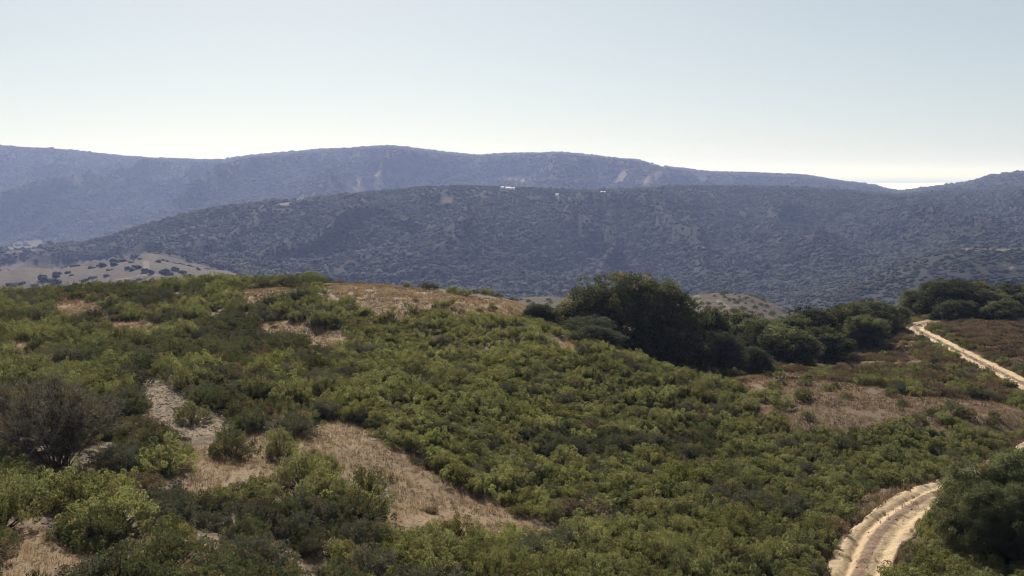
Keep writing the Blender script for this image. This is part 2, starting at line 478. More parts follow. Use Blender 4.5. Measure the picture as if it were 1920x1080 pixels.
STRAW = [  # dry straw clearings on the hillside, as seen in the photograph
    [(565, 795), (640, 785), (715, 818), (800, 872), (880, 915), (950, 955), (1010, 988), (1080, 1000), (1060, 1030), (880, 1010), (735, 1010), (690, 965), (670, 905), (620, 890), (560, 880), (535, 840)],
    [(320, 862), (380, 835), (480, 812), (575, 850), (560, 905), (440, 925), (410, 945), (330, 920)],
    [(470, 612), (540, 598), (600, 612), (670, 642), (640, 655), (560, 640), (500, 632)],
    [(590, 534), (700, 532), (850, 552), (960, 566), (1035, 588), (1040, 606), (960, 606), (880, 594), (780, 592), (690, 570), (630, 560)],
    [(1025, 622), (1072, 642), (1100, 668), (1075, 675), (1040, 650)],
    [(100, 556), (180, 566), (195, 596), (120, 602), (90, 580)],
    [(640, 565), (740, 570), (780, 600), (700, 600)],
    [(1325, 706), (1420, 702), (1440, 712), (1350, 722)],
    [(470, 1000), (500, 990), (520, 1040), (480, 1060)],
    [(0, 1010), (60, 990), (150, 1020), (200, 1060), (120, 1090), (0, 1090)],
    [(440, 545), (540, 540), (560, 560), (470, 575)], [(180, 600), (300, 605), (330, 625), (220, 630)], [(0, 640), (70, 645), (80, 665), (0, 668)],
]
REDDISH = [
    [(1340, 704), (1500, 698), (1560, 716), (1700, 732), (1860, 748), (1930, 775), (1930, 818), (1800, 814), (1650, 806), (1530, 816), (1430, 790), (1405, 748)],
    [(1590, 662), (1690, 622), (1800, 680), (1910, 745), (1850, 752), (1700, 742), (1570, 700)],
    [(1735, 606), (1830, 598), (2100, 590), (2200, 700), (1925, 700), (1820, 655)],
    [(1585, 945), (1640, 915), (1720, 903), (1720, 920), (1650, 950), (1600, 968)],
]
SANDY = [
    [(250, 702), (300, 716), (360, 742), (430, 780), (445, 806), (400, 812), (330, 832), (275, 800), (248, 740)],
    [(690, 905), (740, 895), (740, 960), (700, 950)],
]
STRAW_FAR = [
    [(-200, 505), (0, 499), (40, 491), (90, 496), (180, 489), (230, 480), (285, 474), (330, 486), (440, 512), (440, 530), (300, 545), (0, 560), (-200, 560)],
    [(8, 466), (40, 452), (80, 450), (84, 461), (60, 473), (8, 476)],
    [(820, 372), (848, 368), (852, 386), (825, 390)],
    [(700, 330), (760, 322), (790, 335), (720, 340)],
    [(640, 355), (720, 345), (720, 356), (650, 364)],
]
SCAR = [
    [(660, 344), (716, 322), (722, 326), (672, 347)], [(515, 384), (578, 371), (580, 376), (520, 387)],
    [(770, 341), (815, 343), (815, 347), (775, 347)],
    [(1095, 316), (1118, 308), (1138, 318), (1110, 323)], [(1138, 346), (1168, 322), (1186, 320), (1160, 347)],
    [(1200, 344), (1238, 318), (1252, 318), (1222, 344)], [(920, 345), (948, 331), (1012, 338), (990, 347)], [(1020, 345), (1040, 332), (1048, 333), (1030, 347)],
    [(1180, 297), (1196, 298), (1245, 312), (1240, 316)],
    [(1800, 466), (1920, 467), (1920, 471), (1800, 470)], [(1870, 490), (1920, 506), (1920, 511), (1868, 494)],
    [(208, 522), (270, 514), (400, 520), (400, 523), (270, 518), (212, 527)], [(268, 488), (280, 488), (284, 508), (272, 511)], [(160, 492), (230, 489), (230, 491), (165, 494)],
    [(1335, 560), (1352, 562), (1372, 580), (1362, 580)], [(1300, 556), (1310, 552), (1312, 572), (1302, 572)],
    [(1535, 540), (1560, 545), (1560, 548), (1535, 543)], [(1290, 335), (1330, 340), (1330, 343), (1290, 338)],
]
U0, U1, NU = -900.0, 2820.0, 621
YS = np.concatenate([np.geomspace(8, 330, 385), np.geomspace(330, 8000, 341)[1:]])
us = np.linspace(U0, U1, NU)
GU, GY = np.meshgrid(us, YS)
GX = (GU - 960) / FPX * 0.9932 * GY
GZ = height(GX, GY)
PPX, PPY = project(GX, GY, GZ)

def blur(a, k=2):
    for _ in range(k):
        p_ = np.pad(a, 1, mode='edge')
        a = (p_[:-2, 1:-1] + p_[2:, 1:-1] + p_[1:-1, :-2] + p_[1:-1, 2:] + 2 * a) / 6
    return a

ZONE = np.zeros(GX.shape + (3,))
nearm = GY < 200
for ch, polys in ((0, STRAW), (1, REDDISH), (2, SANDY)):
    m = np.zeros(GX.shape, bool)
    for po in polys: m |= in_poly(PPX, PPY, po)
    ZONE[..., ch] = blur((m & nearm).astype(float), 3)
lit_ = (GU < 640) & nearm & (PPY > 540)
ZONE[..., 0] = np.maximum(ZONE[..., 0], np.where(lit_, 0.36, 0.0))
kn_m = (GY > 360) & (GY < 640) & (GU > 820) & (GU < 1640)
sf = np.zeros(GX.shape, bool)
for po in STRAW_FAR: sf |= in_poly(PPX, PPY, po)
sf = (sf & (GY > 700)) | kn_m
sc_ = np.zeros(GX.shape, bool)
for po in SCAR: sc_ |= in_poly(PPX, PPY, po)
farm = GY >= 300
ZONE[..., 0] = np.where(farm, blur(sf.astype(float), 1), ZONE[..., 0])
ZONE[..., 1] = np.where(farm, blur((sc_ & farm).astype(float), 1), ZONE[..., 1])

def sheet(name, r0, r1, mat, label):
    n = r1 - r0
    V = np.stack([GX[r0:r1], GY[r0:r1], GZ[r0:r1]], -1).reshape(-1, 3)
    i = np.arange((n - 1) * NU).reshape(n - 1, NU)[:, :-1].ravel()
    F = np.stack([i, i + 1, i + 1 + NU, i + NU], 1)
    o = mesh_obj(name, V, F, mat, col=ZONE[r0:r1].reshape(-1, 3), smooth=True, attr='zone')
    return tag(o, label, kind='structure')

iA = int(np.searchsorted(YS, 330.0)); iB = int(np.searchsorted(YS, 2550.0))
sheet('hillside_ground', 0, iA + 1, M_GROUND, 'chaparral hillside ground with straw clearings')
sheet('wooded_hills_terrain', iA, iB + 1, M_HILLS, 'dark wooded hills across the valley')
sheet('mountain_terrain', iB, len(YS), M_MOUNT, 'hazy blue mountain ridge on the skyline')

# how far above the ground a thing must reach to be seen from the lookout, per grid cell
CUM = np.minimum.accumulate(PPY, axis=0)
def hidden_by(x, y):
    """skyline pixel of the ground in front of each place"""
    u = 960 + FPX * x / (0.9932 * y)
    iu = np.clip(np.round((u - U0) / (U1 - U0) * (NU - 1)).astype(int), 0, NU - 1)
    iy = np.clip(np.searchsorted(YS, y) - 2, 0, len(YS) - 1)
    return CUM[iy, iu]

# sea and the fog lying on it beyond the mountains
SEAZ = -190.0
sx = np.linspace(-45000, 45000, 41); sy = np.geomspace(7000, 62000, 30)
SX, SY = np.meshgrid(sx, sy); V = np.stack([SX, SY, np.full_like(SX, SEAZ)], -1).reshape(-1, 3)
i = np.arange(29 * 41).reshape(29, 41)[:, :-1].ravel()
tag(mesh_obj('sea', V, np.stack([i, i + 1, i + 42, i + 41], 1), M_SEA), 'pale sea on the far horizon', kind='structure')
gx = np.linspace(2500, 12500, 140); gy = np.geomspace(9500, 19000, 90)
FX, FY = np.meshgrid(gx, gy)
edge = np.clip((FX - 2500) / 900, 0, 1) * np.clip((12500 - FX) / 900, 0, 1) * np.clip((FY - 9500) / 700, 0, 1) * np.clip((19000 - FY) / 900, 0, 1)
fz = SEAZ - 12 + edge * (22 + 26 * (fbm(FX / 700, FY / 1100, 4) + 0.4))
V = np.stack([FX, FY, fz], -1).reshape(-1, 3); i = np.arange(89 * 140).reshape(89, 140)[:, :-1].ravel()
tag(mesh_obj('fog_bank', V, np.stack([i, i + 1, i + 141, i + 140], 1), M_FOG, smooth=True), 'white fog bank lying on the far sea', kind='stuff')

# ------------------------------------------------------------------ dirt road
def ribbon(name, C, half, label, seed):
    n = len(C)
    T = np.gradient(C[:, :2], axis=0); T /= np.linalg.norm(T, axis=1)[:, None]
    N = np.stack([T[:, 1], -T[:, 0]], 1)
    s = np.concatenate([[0], np.cumsum(np.linalg.norm(np.diff(C[:, :2], axis=0), axis=1))])
    q = np.linspace(-1, 1, 41)
    S, Q = np.meshgrid(s, q, indexing='ij')
    w = half * (1 + 0.22 * fbm(S / 2.6 + seed, np.sign(Q) * 3.0 + 7, 4))
    off = Q * w
    X = C[:, 0:1] + N[:, 0:1] * off; Y = C[:, 1:2] + N[:, 1:2] * off
    prof = -0.13 * (np.exp(-((np.abs(off) - 0.74) / 0.26) ** 2)) + 0.09 * np.exp(-(off / 0.30) ** 2) * (0.7 + fbm(S / 1.1, Q * 0 + 2, 2))
    wash = -0.20 * np.exp(-((off + 0.35 - 0.5 * np.sin(S / 9.0 + seed)) / 0.16) ** 2) * np.clip(fbm(S / 8.0, S * 0 + seed, 2) + 0.35, 0, 1)
    rough = 0.10 * fbm(X / 0.55, Y / 0.55, 4) + 0.05 * fbm(X / 2.2, Y / 2.2, 2)
    berm = 0.07 * np.exp(-((np.abs(off) - 1.36) / 0.16) ** 2) * np.clip(0.15 + 1.4 * fbm(S / 1.3 + seed, Q * 2, 3), -0.3, 1.2)
    z = C[:, 2:3] + prof + wash + rough + berm
    e = np.clip((np.abs(Q) - 0.86) / 0.14, 0, 1)
    z = z - 0.42 * e ** 1.6 + 0.02
    g = np.clip(np.exp(-(off / 0.42) ** 2) * 0.85 + 0.5 * np.clip((off - 1.08) / 0.3, 0, 1) + 0.35 * np.clip((-off - 1.2) / 0.3, 0, 1), 0, 1)
    V = np.stack([X, Y, z], -1).reshape(-1, 3)
    k = 41; i = np.arange((n - 1) * k).reshape(n - 1, k)[:, :-1].ravel()
    col = np.stack([np.zeros(g.size), g.ravel(), np.zeros(g.size)], 1)
    o = mesh_obj(name, V, np.stack([i, i + 1, i + k + 1, i + k], 1), M_ROAD, col=col, smooth=True, attr='zone')
    return tag(o, label, kind='structure')

def resample(C, step):
    s = np.concatenate([[0], np.cumsum(np.linalg.norm(np.diff(C, axis=0), axis=1))])
    t_ = np.arange(0, s[-1], step)
    return np.stack([np.interp(t_, s, C[:, j]) for j in range(3)], 1)
ribbon('dirt_road', resample(RA, 0.12), 1.78, 'pale sandy dirt road with two wheel tracks', 3.0)
RB2 = RB.copy(); RB2[:, 2] = height(RB2[:, 0], RB2[:, 1]) + 0.12
ribbon('dirt_road_spur', resample(RB2, 0.14), 1.2, 'short sandy spur branching off the dirt road at the crest', 9.0)

# ------------------------------------------------------------------ foliage builders
def unit(v):
    return v / np.maximum(np.linalg.norm(v, axis=-1, keepdims=True), 1e-9)

def leaves(P, D, L, W, r):
    """one diamond-shaped leaf per point, folded a little, along direction D"""
    n = len(P)
    s = unit(np.cross(D, unit(r.normal(size=(n, 3)))))
    u = unit(np.cross(s, D))
    L = L[:, None]; W = W[:, None]
    mid = P + D * L * 0.5 + u * L * 0.10
    V = np.stack([P, mid + s * W, P + D * L, mid - s * W], 1).reshape(-1, 3)
    F = np.arange(4 * n).reshape(n, 4)
    return V, F

def tube(path, rad, k=5):
    path = np.asarray(path, float); n = len(path)
    T = unit(np.gradient(path, axis=0))
    a = unit(np.cross(T, np.array([0.31, 0.9, 0.2]))); b = np.cross(T, a)
    ang = np.linspace(0, 2 * np.pi, k, endpoint=False)
    V = path[:, None] + np.asarray(rad)[:, None, None] * (np.cos(ang)[None, :, None] * a[:, None] + np.sin(ang)[None, :, None] * b[:, None])
    V = V.reshape(-1, 3)
    F = []
    for i in range(n - 1):
        for j in range(k):
            F.append((i * k + j, i * k + (j + 1) % k, (i + 1) * k + (j + 1) % k, (i + 1) * k + j))
    return V, np.array(F)

def join(parts):
    V = []; F = []; o = 0
    for v, f in parts:
        V.append(v); F.append(f + o); o += len(v)
    return np.concatenate(V), np.concatenate(F)

def bend(a, b, n, r, wob, sag=0.0):
    t_ = np.linspace(0, 1, n)[:, None]
    p_ = a + (b - a) * t_
    w = np.cumsum(r.normal(size=(n, 3)), 0) * wob
    w = w - w[:1]
    p_ = p_ + w * t_ * (1.2 - t_)
    p_[:, 2] += sag * np.sin(t_[:, 0] * np.pi)
    return p_

def make_shrub(seed, mat, rx=0.78, n_cl=64, per=75, leaf=0.07, cr=0.115, ch=0.34, up=0.9, flat=1.0):
    """foliage and stem meshes of a mounded shrub about one unit tall, built of upright leafy sprigs"""
    r = np.random.default_rng(seed)
    ga = np.pi * (3 - 5 ** 0.5)
    i = np.arange(n_cl) + 0.5
    zc = 1 - i / n_cl * 1.0
    ph = i * ga + r.normal(size=n_cl) * 0.35
    rr = np.sqrt(np.clip(1 - zc * zc, 0, 1))
    k = r.uniform(0.45, 1.05, n_cl) * (1 + 0.18 * np.sin(ph * 2 + seed) + 0.12 * np.sin(ph * 3 + 2 * seed))
    C = np.stack([rr * np.cos(ph) * rx * k, rr * np.sin(ph) * rx * k * r.uniform(0.8, 1.0), 0.02 + zc * 0.62 * k * flat], 1)
    C[:, 2] = np.maximum(C[:, 2], 0.03)
    out = unit(C - np.array([0, 0, -0.15]))
    A = unit(out * 0.6 + np.array([0, 0, up]) + r.normal(size=(n_cl, 3)) * 0.22)
    rad = cr * r.uniform(0.7, 1.45, n_cl); hgt = ch * r.uniform(0.7, 1.3, n_cl)
    cl = np.repeat(np.arange(n_cl), per); n = len(cl)
    t_ = r.random(n) ** 0.75
    rho = rad[cl] * np.sqrt(np.clip(np.sin(np.pi * np.clip(t_, 0.02, 0.98) ** 1.5), 0, 1)) * r.uniform(0.55, 1.0, n)
    q = r.normal(size=(n, 3)); q = unit(q - A[cl] * (q * A[cl]).sum(1, keepdims=True))
    P = C[cl] + A[cl] * (t_ * hgt[cl])[:, None] + q * rho[:, None]
    D = unit(q * 0.75 + A[cl] * 0.8 + r.normal(size=(n, 3)) * 0.35)
    V, F = leaves(P, D, leaf * r.uniform(0.7, 1.4, n), leaf * 0.30 * r.uniform(0.7, 1.3, n), r)
    tone = r.random(n_cl); dry = r.random(n_cl); hue = np.clip(r.random(n) * 0.6 + 0.4 * tone[cl], 0, 1)
    col = np.stack([hue, tone[cl] * 0.7 + 0.3 * r.random(n), dry[cl]], 1)
    fo = mesh_obj('foliage', V, F, mat, col=np.repeat(col, 4, 0), link=False)
    parts = []
    for j in range(0, n_cl, 3):
        a = np.array([r.normal() * 0.05, r.normal() * 0.05, -0.12]); b = C[j] + A[j] * hgt[j] * 0.5
        pth = bend(a, b, 5, r, 0.03, 0.04)
        parts.append(tube(pth, np.linspace(0.022, 0.006, 5), 4))
    V, F = join(parts)
    st = mesh_obj('stems', V, F, M_BARK, link=False, smooth=True)
    return fo, st

def make_tree(seed, mat, lobes, leaf=0.22, per=60, cr=0.75, dens=1.0, trunk_r=0.3, trunk_h=1.6, trunk_n=1):
    """crown and trunk meshes of a broad evergreen oak, in metres; lobes: (x, y, z, rx, ry, rz)"""
    r = np.random.default_rng(seed)
    C = []; O = []
    for (x, y, z, a, b, c) in lobes:
        area = 4 * np.pi * ((a * b) ** 1.6 / 3 + (a * c) ** 1.6 / 3 + (b * c) ** 1.6 / 3) ** (1 / 1.6)
        m = max(8, int(dens * area / (cr * cr * 1.5)))
        d = unit(r.normal(size=(m, 3)) + np.array([0, 0, 0.25]))
        k = r.uniform(0.55, 1.16, m)[:, None]
        C.append(np.array([x, y, z]) + d * np.array([a, b, c]) * k); O.append(d)
    C = np.concatenate(C); O = np.concatenate(O)
    keep = C[:, 2] > 0.2
    C = C[keep]; O = O[keep]
    m = len(C)
    cl = np.repeat(np.arange(m), per); n = len(cl)
    rad = cr * r.uniform(0.6, 1.25, m)
    q = unit(r.normal(size=(n, 3)) + 0.5 * O[cl] + np.array([0, 0, 0.25]))
    P = C[cl] + q * (rad[cl] * r.uniform(0.15, 1.0, n) ** 0.6)[:, None] * np.array([1, 1, 0.8])
    D = unit(q * 0.6 + O[cl] * 0.4 + r.normal(size=(n, 3)) * 0.7)
    V, F = leaves(P, D, leaf * r.uniform(0.7, 1.4, n), leaf * 0.30 * r.uniform(0.7, 1.3, n), r)
    tone = r.random(m)
    col = np.stack([np.clip(0.6 * r.random(n) + 0.4 * tone[cl], 0, 1), 0.7 * tone[cl] + 0.3 * r.random(n), r.random(m)[cl]], 1)
    cm = mesh_obj('crown', V, F, mat, col=np.repeat(col, 4, 0), link=False)
    parts = []
    for s in range(trunk_n):
        a0 = r.uniform(0, 6.28)
        base = np.array([math.cos(a0), math.sin(a0), 0]) * (0.35 * (trunk_n > 1)) + np.array([0, 0, -0.3])
        top = base * np.array([2.2, 2.2, 0]) + np.array([r.normal() * 0.15, r.normal() * 0.15, trunk_h])
        parts.append(tube(bend(base, top, 6, r, 0.05), trunk_r * np.linspace(1.35, 0.8, 6), 8))
        for (x, y, z, a, b, c) in lobes[s::trunk_n]:
            tgt = np.array([x, y, z])
            lp = bend(top, tgt, 6, r, 0.10, 0.2)
            parts.append(tube(lp, trunk_r * np.linspace(0.62, 0.2, 6), 6))
            for _ in range(5):
                e = tgt + unit(r.normal(size=3) + np.array([0, 0, 0.3])) * np.array([a, b, c]) * 0.85
                parts.append(tube(bend(lp[3], e, 5, r, 0.08, 0.1), trunk_r * np.linspace(0.3, 0.06, 5), 5))
    V, F = join(parts)
    tm = mesh_obj('trunk', V, F, M_BARK, link=False, smooth=True)
    return cm, tm

def H1(x, y):
    return float(height(np.array([x]), np.array([y]))[0])

def place_tree(name, meshes, x, y, rz, s, label, cat='tree', group=None, sink=0.1):
    e = empty(name, (x, y, H1(x, y) - sink), rz, s if isinstance(s, tuple) else (s, s, s))
    tag(e, label, cat, group)
    child('crown', meshes[0], e); child('trunk', meshes[1], e)
    return e

# ------------------------------------------------------------------ trees
def px_x(u, Y):
    return (u - 960) / FPX * 0.9932 * Y

BIG = [(-5.6, 0.5, 4.6, 3.0, 3.0, 2.8), (-3.4, 0.4, 6.2, 3.2, 3.2, 2.7), (-0.6, 0.2, 7.0, 3.4, 3.4, 2.7), (2.2, 0.3, 7.1, 3.4, 3.4, 2.7), (4.6, 0.5, 6.0, 3.2, 3.2, 2.7), (6.4, 0.6, 4.4, 2.6, 2.8, 2.6),
       (0.6, -2.2, 4.6, 3.8, 2.6, 2.8), (4.0, -1.8, 3.2, 3.6, 2.6, 2.6), (-3.6, -1.6, 3.6, 3.2, 2.6, 2.6), (6.6, 0.2, 2.2, 2.4, 2.4, 2.2), (1.4, -2.4, 1.8, 3.8, 2.2, 2.0), (4.6, -2.2, 1.4, 3.0, 2.2, 1.6)]
oak_big = make_tree(101, M_OAK, BIG, leaf=0.24, per=70, cr=0.8, trunk_r=0.42, trunk_h=2.0, trunk_n=2)
def lobes_for(seed, n):
    r = np.random.default_rng(seed); out = []
    for i in range(n):
        a = i * 2.4 + r.uniform(-0.5, 0.5); d = r.uniform(0.5, 2.1)
        q = r.uniform(0.75, 1.5)
        out.append((math.cos(a) * d, math.sin(a) * d * 0.8, r.uniform(1.0, 4.0) * (1.12 - d * 0.16), q * r.uniform(0.9, 1.2), q, q * r.uniform(0.75, 1.05)))
    return out + [(0, -0.6, 1.4, 2.0, 1.6, 1.3), (0.2, 0, 2.6, 1.7, 1.6, 1.5)]
L4 = [lobes_for(21, 9), lobes_for(22, 8), lobes_for(23, 10)]
oaks = [make_tree(110 + i, M_OAK, l, leaf=0.17, per=60, cr=0.48, trunk_r=0.16, trunk_h=1.3, trunk_n=2) for i, l in enumerate(L4)]
mids = [make_tree(130 + i, M_OAKM, l, leaf=0.16, per=58, cr=0.47, trunk_r=0.15, trunk_h=1.3, trunk_n=2) for i, l in enumerate(L4)]
pales = [make_tree(120 + i, M_OAKL, l, leaf=0.15, per=55, cr=0.46, trunk_r=0.13, trunk_h=1.2, trunk_n=2) for i, l in enumerate(L4[:2])]
# (pixel column, distance, scale, variant list, variant, label)
def fit_tree(meshes, u, Y, wpx, top, rz, label, group):
    """a tree of the given crown width and treetop, standing on the ground"""
    co = np.empty(len(meshes[0].vertices) * 3, np.float32); meshes[0].vertices.foreach_get('co', co); co = co.reshape(-1, 3)
    w = np.percentile(co[:, 0], 98.5) - np.percentile(co[:, 0], 1.5); h = np.percentile(co[:, 2], 99.5)
    x = px_x(u, Y); g = H1(x, Y)
    s = wpx * Y / FPX / w; sz = (zat(top, Y) - g + 0.1) / h
    return place_tree('oak_tree', meshes, x, Y, rz, (s, s, sz), label, group=group)
fit_tree(oak_big, 1176, 113, 268, 521, 0.0, 'very large dark spreading oak in the gully beyond the green shrub slope', None)
GULLY = [  # pixel column, distance, crown width, treetop, variants, variant, label
    (1012, 113, 62, 570, pales, 0, 'small grey-green bush tree at the straw edge just before the large oak'),
    (1090, 103, 100, 594, pales, 1, 'grey-green feathery tree in front of the large dark oak'),
    (1128, 99, 78, 612, pales, 0, 'low grey-green tree below the large oak on the slope edge'),
    (1330, 119, 100, 585, oaks, 2, 'dark oak adjoining the large oak on its road side'),
    (1372, 112, 72, 622, pales, 1, 'pale green round tree at the bottom of the gully'),
    (1400, 128, 110, 588, oaks, 0, 'broad dark oak behind the pale green tree in the gully'),
    (1455, 122, 95, 600, mids, 1, 'dark oak in the middle of the gully thicket'),
    (1502, 118, 100, 620, mids, 2, 'rounded dark green oak at the front of the gully thicket'),
    (1535, 136, 95, 582, oaks, 0, 'tall dark oak at the back of the gully thicket'),
    (1572, 123, 84, 618, mids, 1, 'rounded oak at the gully edge below the brown slope'),
    (1600, 141, 100, 574, oaks, 2, 'dark oak on the brown slope short of the road crest'),
    (1654, 147, 86, 567, oaks, 0, 'dark oak standing nearest the dirt road crest'),
    (1352, 126, 80, 600, mids, 0, 'mid-green oak filling the gap beside the pale green gully tree'),
    (1482, 130, 84, 594, mids, 1, 'mid-green oak between the dark oaks at the thicket back'),
    (1548, 124, 70, 632, pales, 0, 'pale grey-green oak low at the front of the thicket'),
    (1628, 134, 78, 594, mids, 2, 'mid-green oak on the thicket end toward the brown slope'),
    (1690, 158, 60, 574, mids, 0, 'small green oak right behind the road crest fork'),
    (1432, 108, 54, 652, pales, 0, 'small green bush tree fronting the gully beside the brown grass'),
]
for u, Y, wpx, top, vl, vi, lab in GULLY:
    fit_tree(vl[vi], u, Y, wpx, top, (u * 0.37) % 6.28, lab, 'oaks in the gully')
CREST = [
    (1735, 176, 72, 548, 1, 'dark oak beyond the crest where the dirt road disappears'),
    (1790, 172, 122, 527, 0, 'tallest broad oak on the crest behind the brown brush'),
    (1842, 178, 100, 530, 2, 'dark oak second along the crest from the road end'),
    (1882, 170, 84, 545, 1, 'lower dark oak on the crest above the brown brush'),
    (1918, 176, 95, 535, 0, 'dark oak on the crest at the picture edge'),
    (1803, 163, 74, 565, 2, 'low oak in front of the crest trees by the brown brush'),
    (1887, 161, 62, 562, 1, 'small rounded oak fronting the crest trees near the edge'),
    (1985, 172, 110, 530, 2, 'dark crest oak just past the picture edge'),
]
for u, Y, wpx, top, vi, lab in CREST:
    fit_tree((mids if vi == 1 or wpx < 80 else oaks)[vi], u, Y, wpx, top, (u * 0.61) % 6.28, lab, 'oaks along the crest')
# the big bush overhanging the near bend
BUSH = [(-1.6, 0.6, 1.5, 1.6, 1.6, 1.3), (0.4, 0.2, 2.6, 1.9, 1.8, 1.5), (1.9, 0.8, 2.4, 1.8, 1.8, 1.6), (-0.4, -0.9, 1.3, 1.8, 1.5, 1.1), (1.4, -1.2, 1.3, 1.8, 1.5, 1.2), (-0.9, 1.4, 2.2, 1.5, 1.5, 1.3), (3.2, -0.2, 1.6, 1.6, 1.6, 1.4)]
bush = make_tree(140, M_OAKM, BUSH, leaf=0.085, per=150, cr=0.36, dens=1.15, trunk_r=0.10, trunk_h=0.6, trunk_n=4)
place_tree('scrub_oak', bush, px_x(1926, 50.5), 50.5, 0.3, (1.04, 1.08, 1.16), 'big dark leafy scrub oak overhanging the near bend of the dirt road', cat='bush')

place_tree('scrub_oak', bush, px_x(1978, 46.0), 46.0, 2.4, (0.95, 0.95, 0.95), 'second dark scrub oak running to the bottom corner below the big one', cat='bush')

# ------------------------------------------------------------------ leafless shrub
def make_bare(seed):
    r = np.random.default_rng(seed)
    parts = []; tips = []; dirs = []
    for i in range(30):
        a = r.uniform(0, 6.28); sp = r.uniform(0.2, 1.0) ** 0.7
        end = np.array([math.cos(a) * 1.7 * sp, math.sin(a) * 1.5 * sp, 2.1 * (1 - 0.45 * sp * sp) * r.uniform(0.8, 1.1)])
        p0 = bend(np.array([r.normal() * 0.12, r.normal() * 0.12, -0.15]), end, 8, r, 0.05, 0.15)
        parts.append(tube(p0, np.linspace(0.024, 0.005, 8), 4))
        for j in range(44):
            k = r.integers(3, 8); d = unit(end * 0.5 + r.normal(size=3) * 0.8 + np.array([0, 0, 0.6])); L = r.uniform(0.25, 0.6)
            q = bend(p0[k], p0[k] + d * L, 4, r, 0.04)
            parts.append(tube(q, np.linspace(0.010, 0.004, 4), 3))
            for _ in range(11):
                tips.append(q[r.integers(1, 4)]); dirs.append(unit(d + r.normal(size=3) * 0.6))
    V, F = join(parts)
    br = mesh_obj('branches', V, F, M_BARK, link=False)
    tips = np.array(tips); dirs = np.array(dirs); n = len(tips)
    V, F = leaves(tips, dirs, r.uniform(0.08, 0.2, n), r.uniform(0.006, 0.014, n), r)
    tw = mesh_obj('twigs', V, F, M_TWIG, col=np.repeat(r.random((n, 3)), 4, 0), link=False)
    return br, tw
bare = make_bare(55)
for u, Y, s, lab in ((78, 46.5, 1.75, 'large leafless grey twiggy shrub beside the dark bottom slope'), (5, 49.5, 1.5, 'smaller leafless grey shrub adjoining the large twiggy one')):
    x = px_x(u, Y); e = empty('bare_shrub', (x, Y, H1(x, Y) - 0.05), u * 0.1, (s, s, s))
    tag(e, lab, 'shrub', 'leafless shrubs'); child('branches', bare[0], e); child('twigs', bare[1], e)

# ------------------------------------------------------------------ shrubs over the hillside
GREENS = [make_shrub(200 + i, M_GREEN, rx=0.70 + 0.04 * (i % 4), n_cl=24 + 4 * (i % 4), per=150, leaf=0.062, cr=0.135 + 0.014 * (i % 3), ch=0.42) for i in range(10)]
TALLS = [make_shrub(215 + i, M_GREEN, rx=0.72 + 0.05 * (i % 3), n_cl=66 + 8 * (i % 3), per=110, cr=0.088, ch=0.29, leaf=0.042, flat=1.2) for i in range(6)]
OLIVES = [make_shrub(230 + i, M_OLIVE, rx=0.80, n_cl=120, cr=0.075, ch=0.19, leaf=0.042, up=0.5, per=62, flat=1.2) for i in range(3)]
GREYS = [make_shrub(250 + i, M_GREY, rx=0.80, n_cl=80, cr=0.09, ch=0.36, leaf=0.065, up=1.1, per=60) for i in range(3)]
DRYS = [make_shrub(270 + i, M_DRY, rx=0.95, n_cl=80, cr=0.10, ch=0.32, leaf=0.065, up=1.2, per=55, flat=0.8) for i in range(3)]
KIND = {'green': GREENS, 'tall': TALLS, 'olive': OLIVES, 'grey': GREYS, 'dry': DRYS}

cells = []
Y0 = 22.0
while Y0 < 185:
    st = 0.92 if Y0 < 90 else 1.08
    hw = 0.62 * Y0 + 8
    xs = np.arange(-hw, hw, st)
    cells.append(np.stack([xs + rng.uniform(-0.45, 0.45, len(xs)) * st, Y0 + rng.uniform(-0.45, 0.45, len(xs)) * st], 1))
    Y0 += st
CAND = np.concatenate(cells)
cx, cyy = CAND[:, 0], CAND[:, 1]
cz = height(cx, cyy)
cu, cv = project(cx, cyy, cz)
rd, _ = road_dist(cx, cyy)
# only what the lookout can see, with a margin at the sides
vis = (cu > -330) & (cu < 2250) & (cv < 1330)
_, cvt = project(cx, cyy, cz + 1.6)
vis &= cvt < hidden_by(cx, cyy) + 4
def any_poly(polys):
    m = np.zeros(cx.shape, bool)
    for po in polys: m |= in_poly(cu, cv, po)
    return m
in_straw, in_red, in_sand = any_poly(STRAW), any_poly(REDDISH), any_poly(SANDY)
CREST_GRASS = in_poly(cu, cv, STRAW[3])
BROWN_SLOPE = in_poly(cu, cv, REDDISH[1]) | in_poly(cu, cv, REDDISH[2])
RED_GRASS = in_poly(cu, cv, REDDISH[0])
left = cu < 620
p = np.ones(len(cx))
p[in_straw] = 0.06
p[CREST_GRASS] = 0.16
p[in_sand] = 0.08
p[RED_GRASS] = 0.11
p[BROWN_SLOPE] = 0.80
p[in_poly(cu, cv, REDDISH[3])] = 0.05
patch = fbm(cx / 9.0 + 40, cyy / 9.0, 3)
lowsl = left & (cv > 690)
nearb = (cv > 835) & (cu < 720)
bot = (cv > 965) & ~nearb & (cu < 1500)
p[left & ~lowsl] *= 0.52
p[lowsl & ~nearb] *= np.where(patch[lowsl & ~nearb] > -0.30, 0.50, 0.2)
p[nearb] *= np.where(patch[nearb] > -0.15, 0.34, 0.10)
p[bot] *= 0.55
p[(cu > 600) & (cu < 1045) & (cyy > 112) & (cv < 600)] *= 0.05
p[~left & ~nearb & ~bot & (cv < 965)] *= 0.92
p[(cu > 1300) & (cu < 1720) & (cv < 690) & (cyy > 104)] *= 0.45
BASIN = (cu > 1380) & (cu < 1640) & (cv > 672) & (cv < 722) & (cyy > 98)
p[BASIN] *= 0.75
p[rd < 1.95] = 0
CLEAR = [(344, 788), (420, 850), (512, 850), (680, 915), (1530, 782), (82, 880)]
for u_, v_ in CLEAR:
    p[(abs(cu - u_) < 55) & (abs(cv - v_) < 30)] = 0
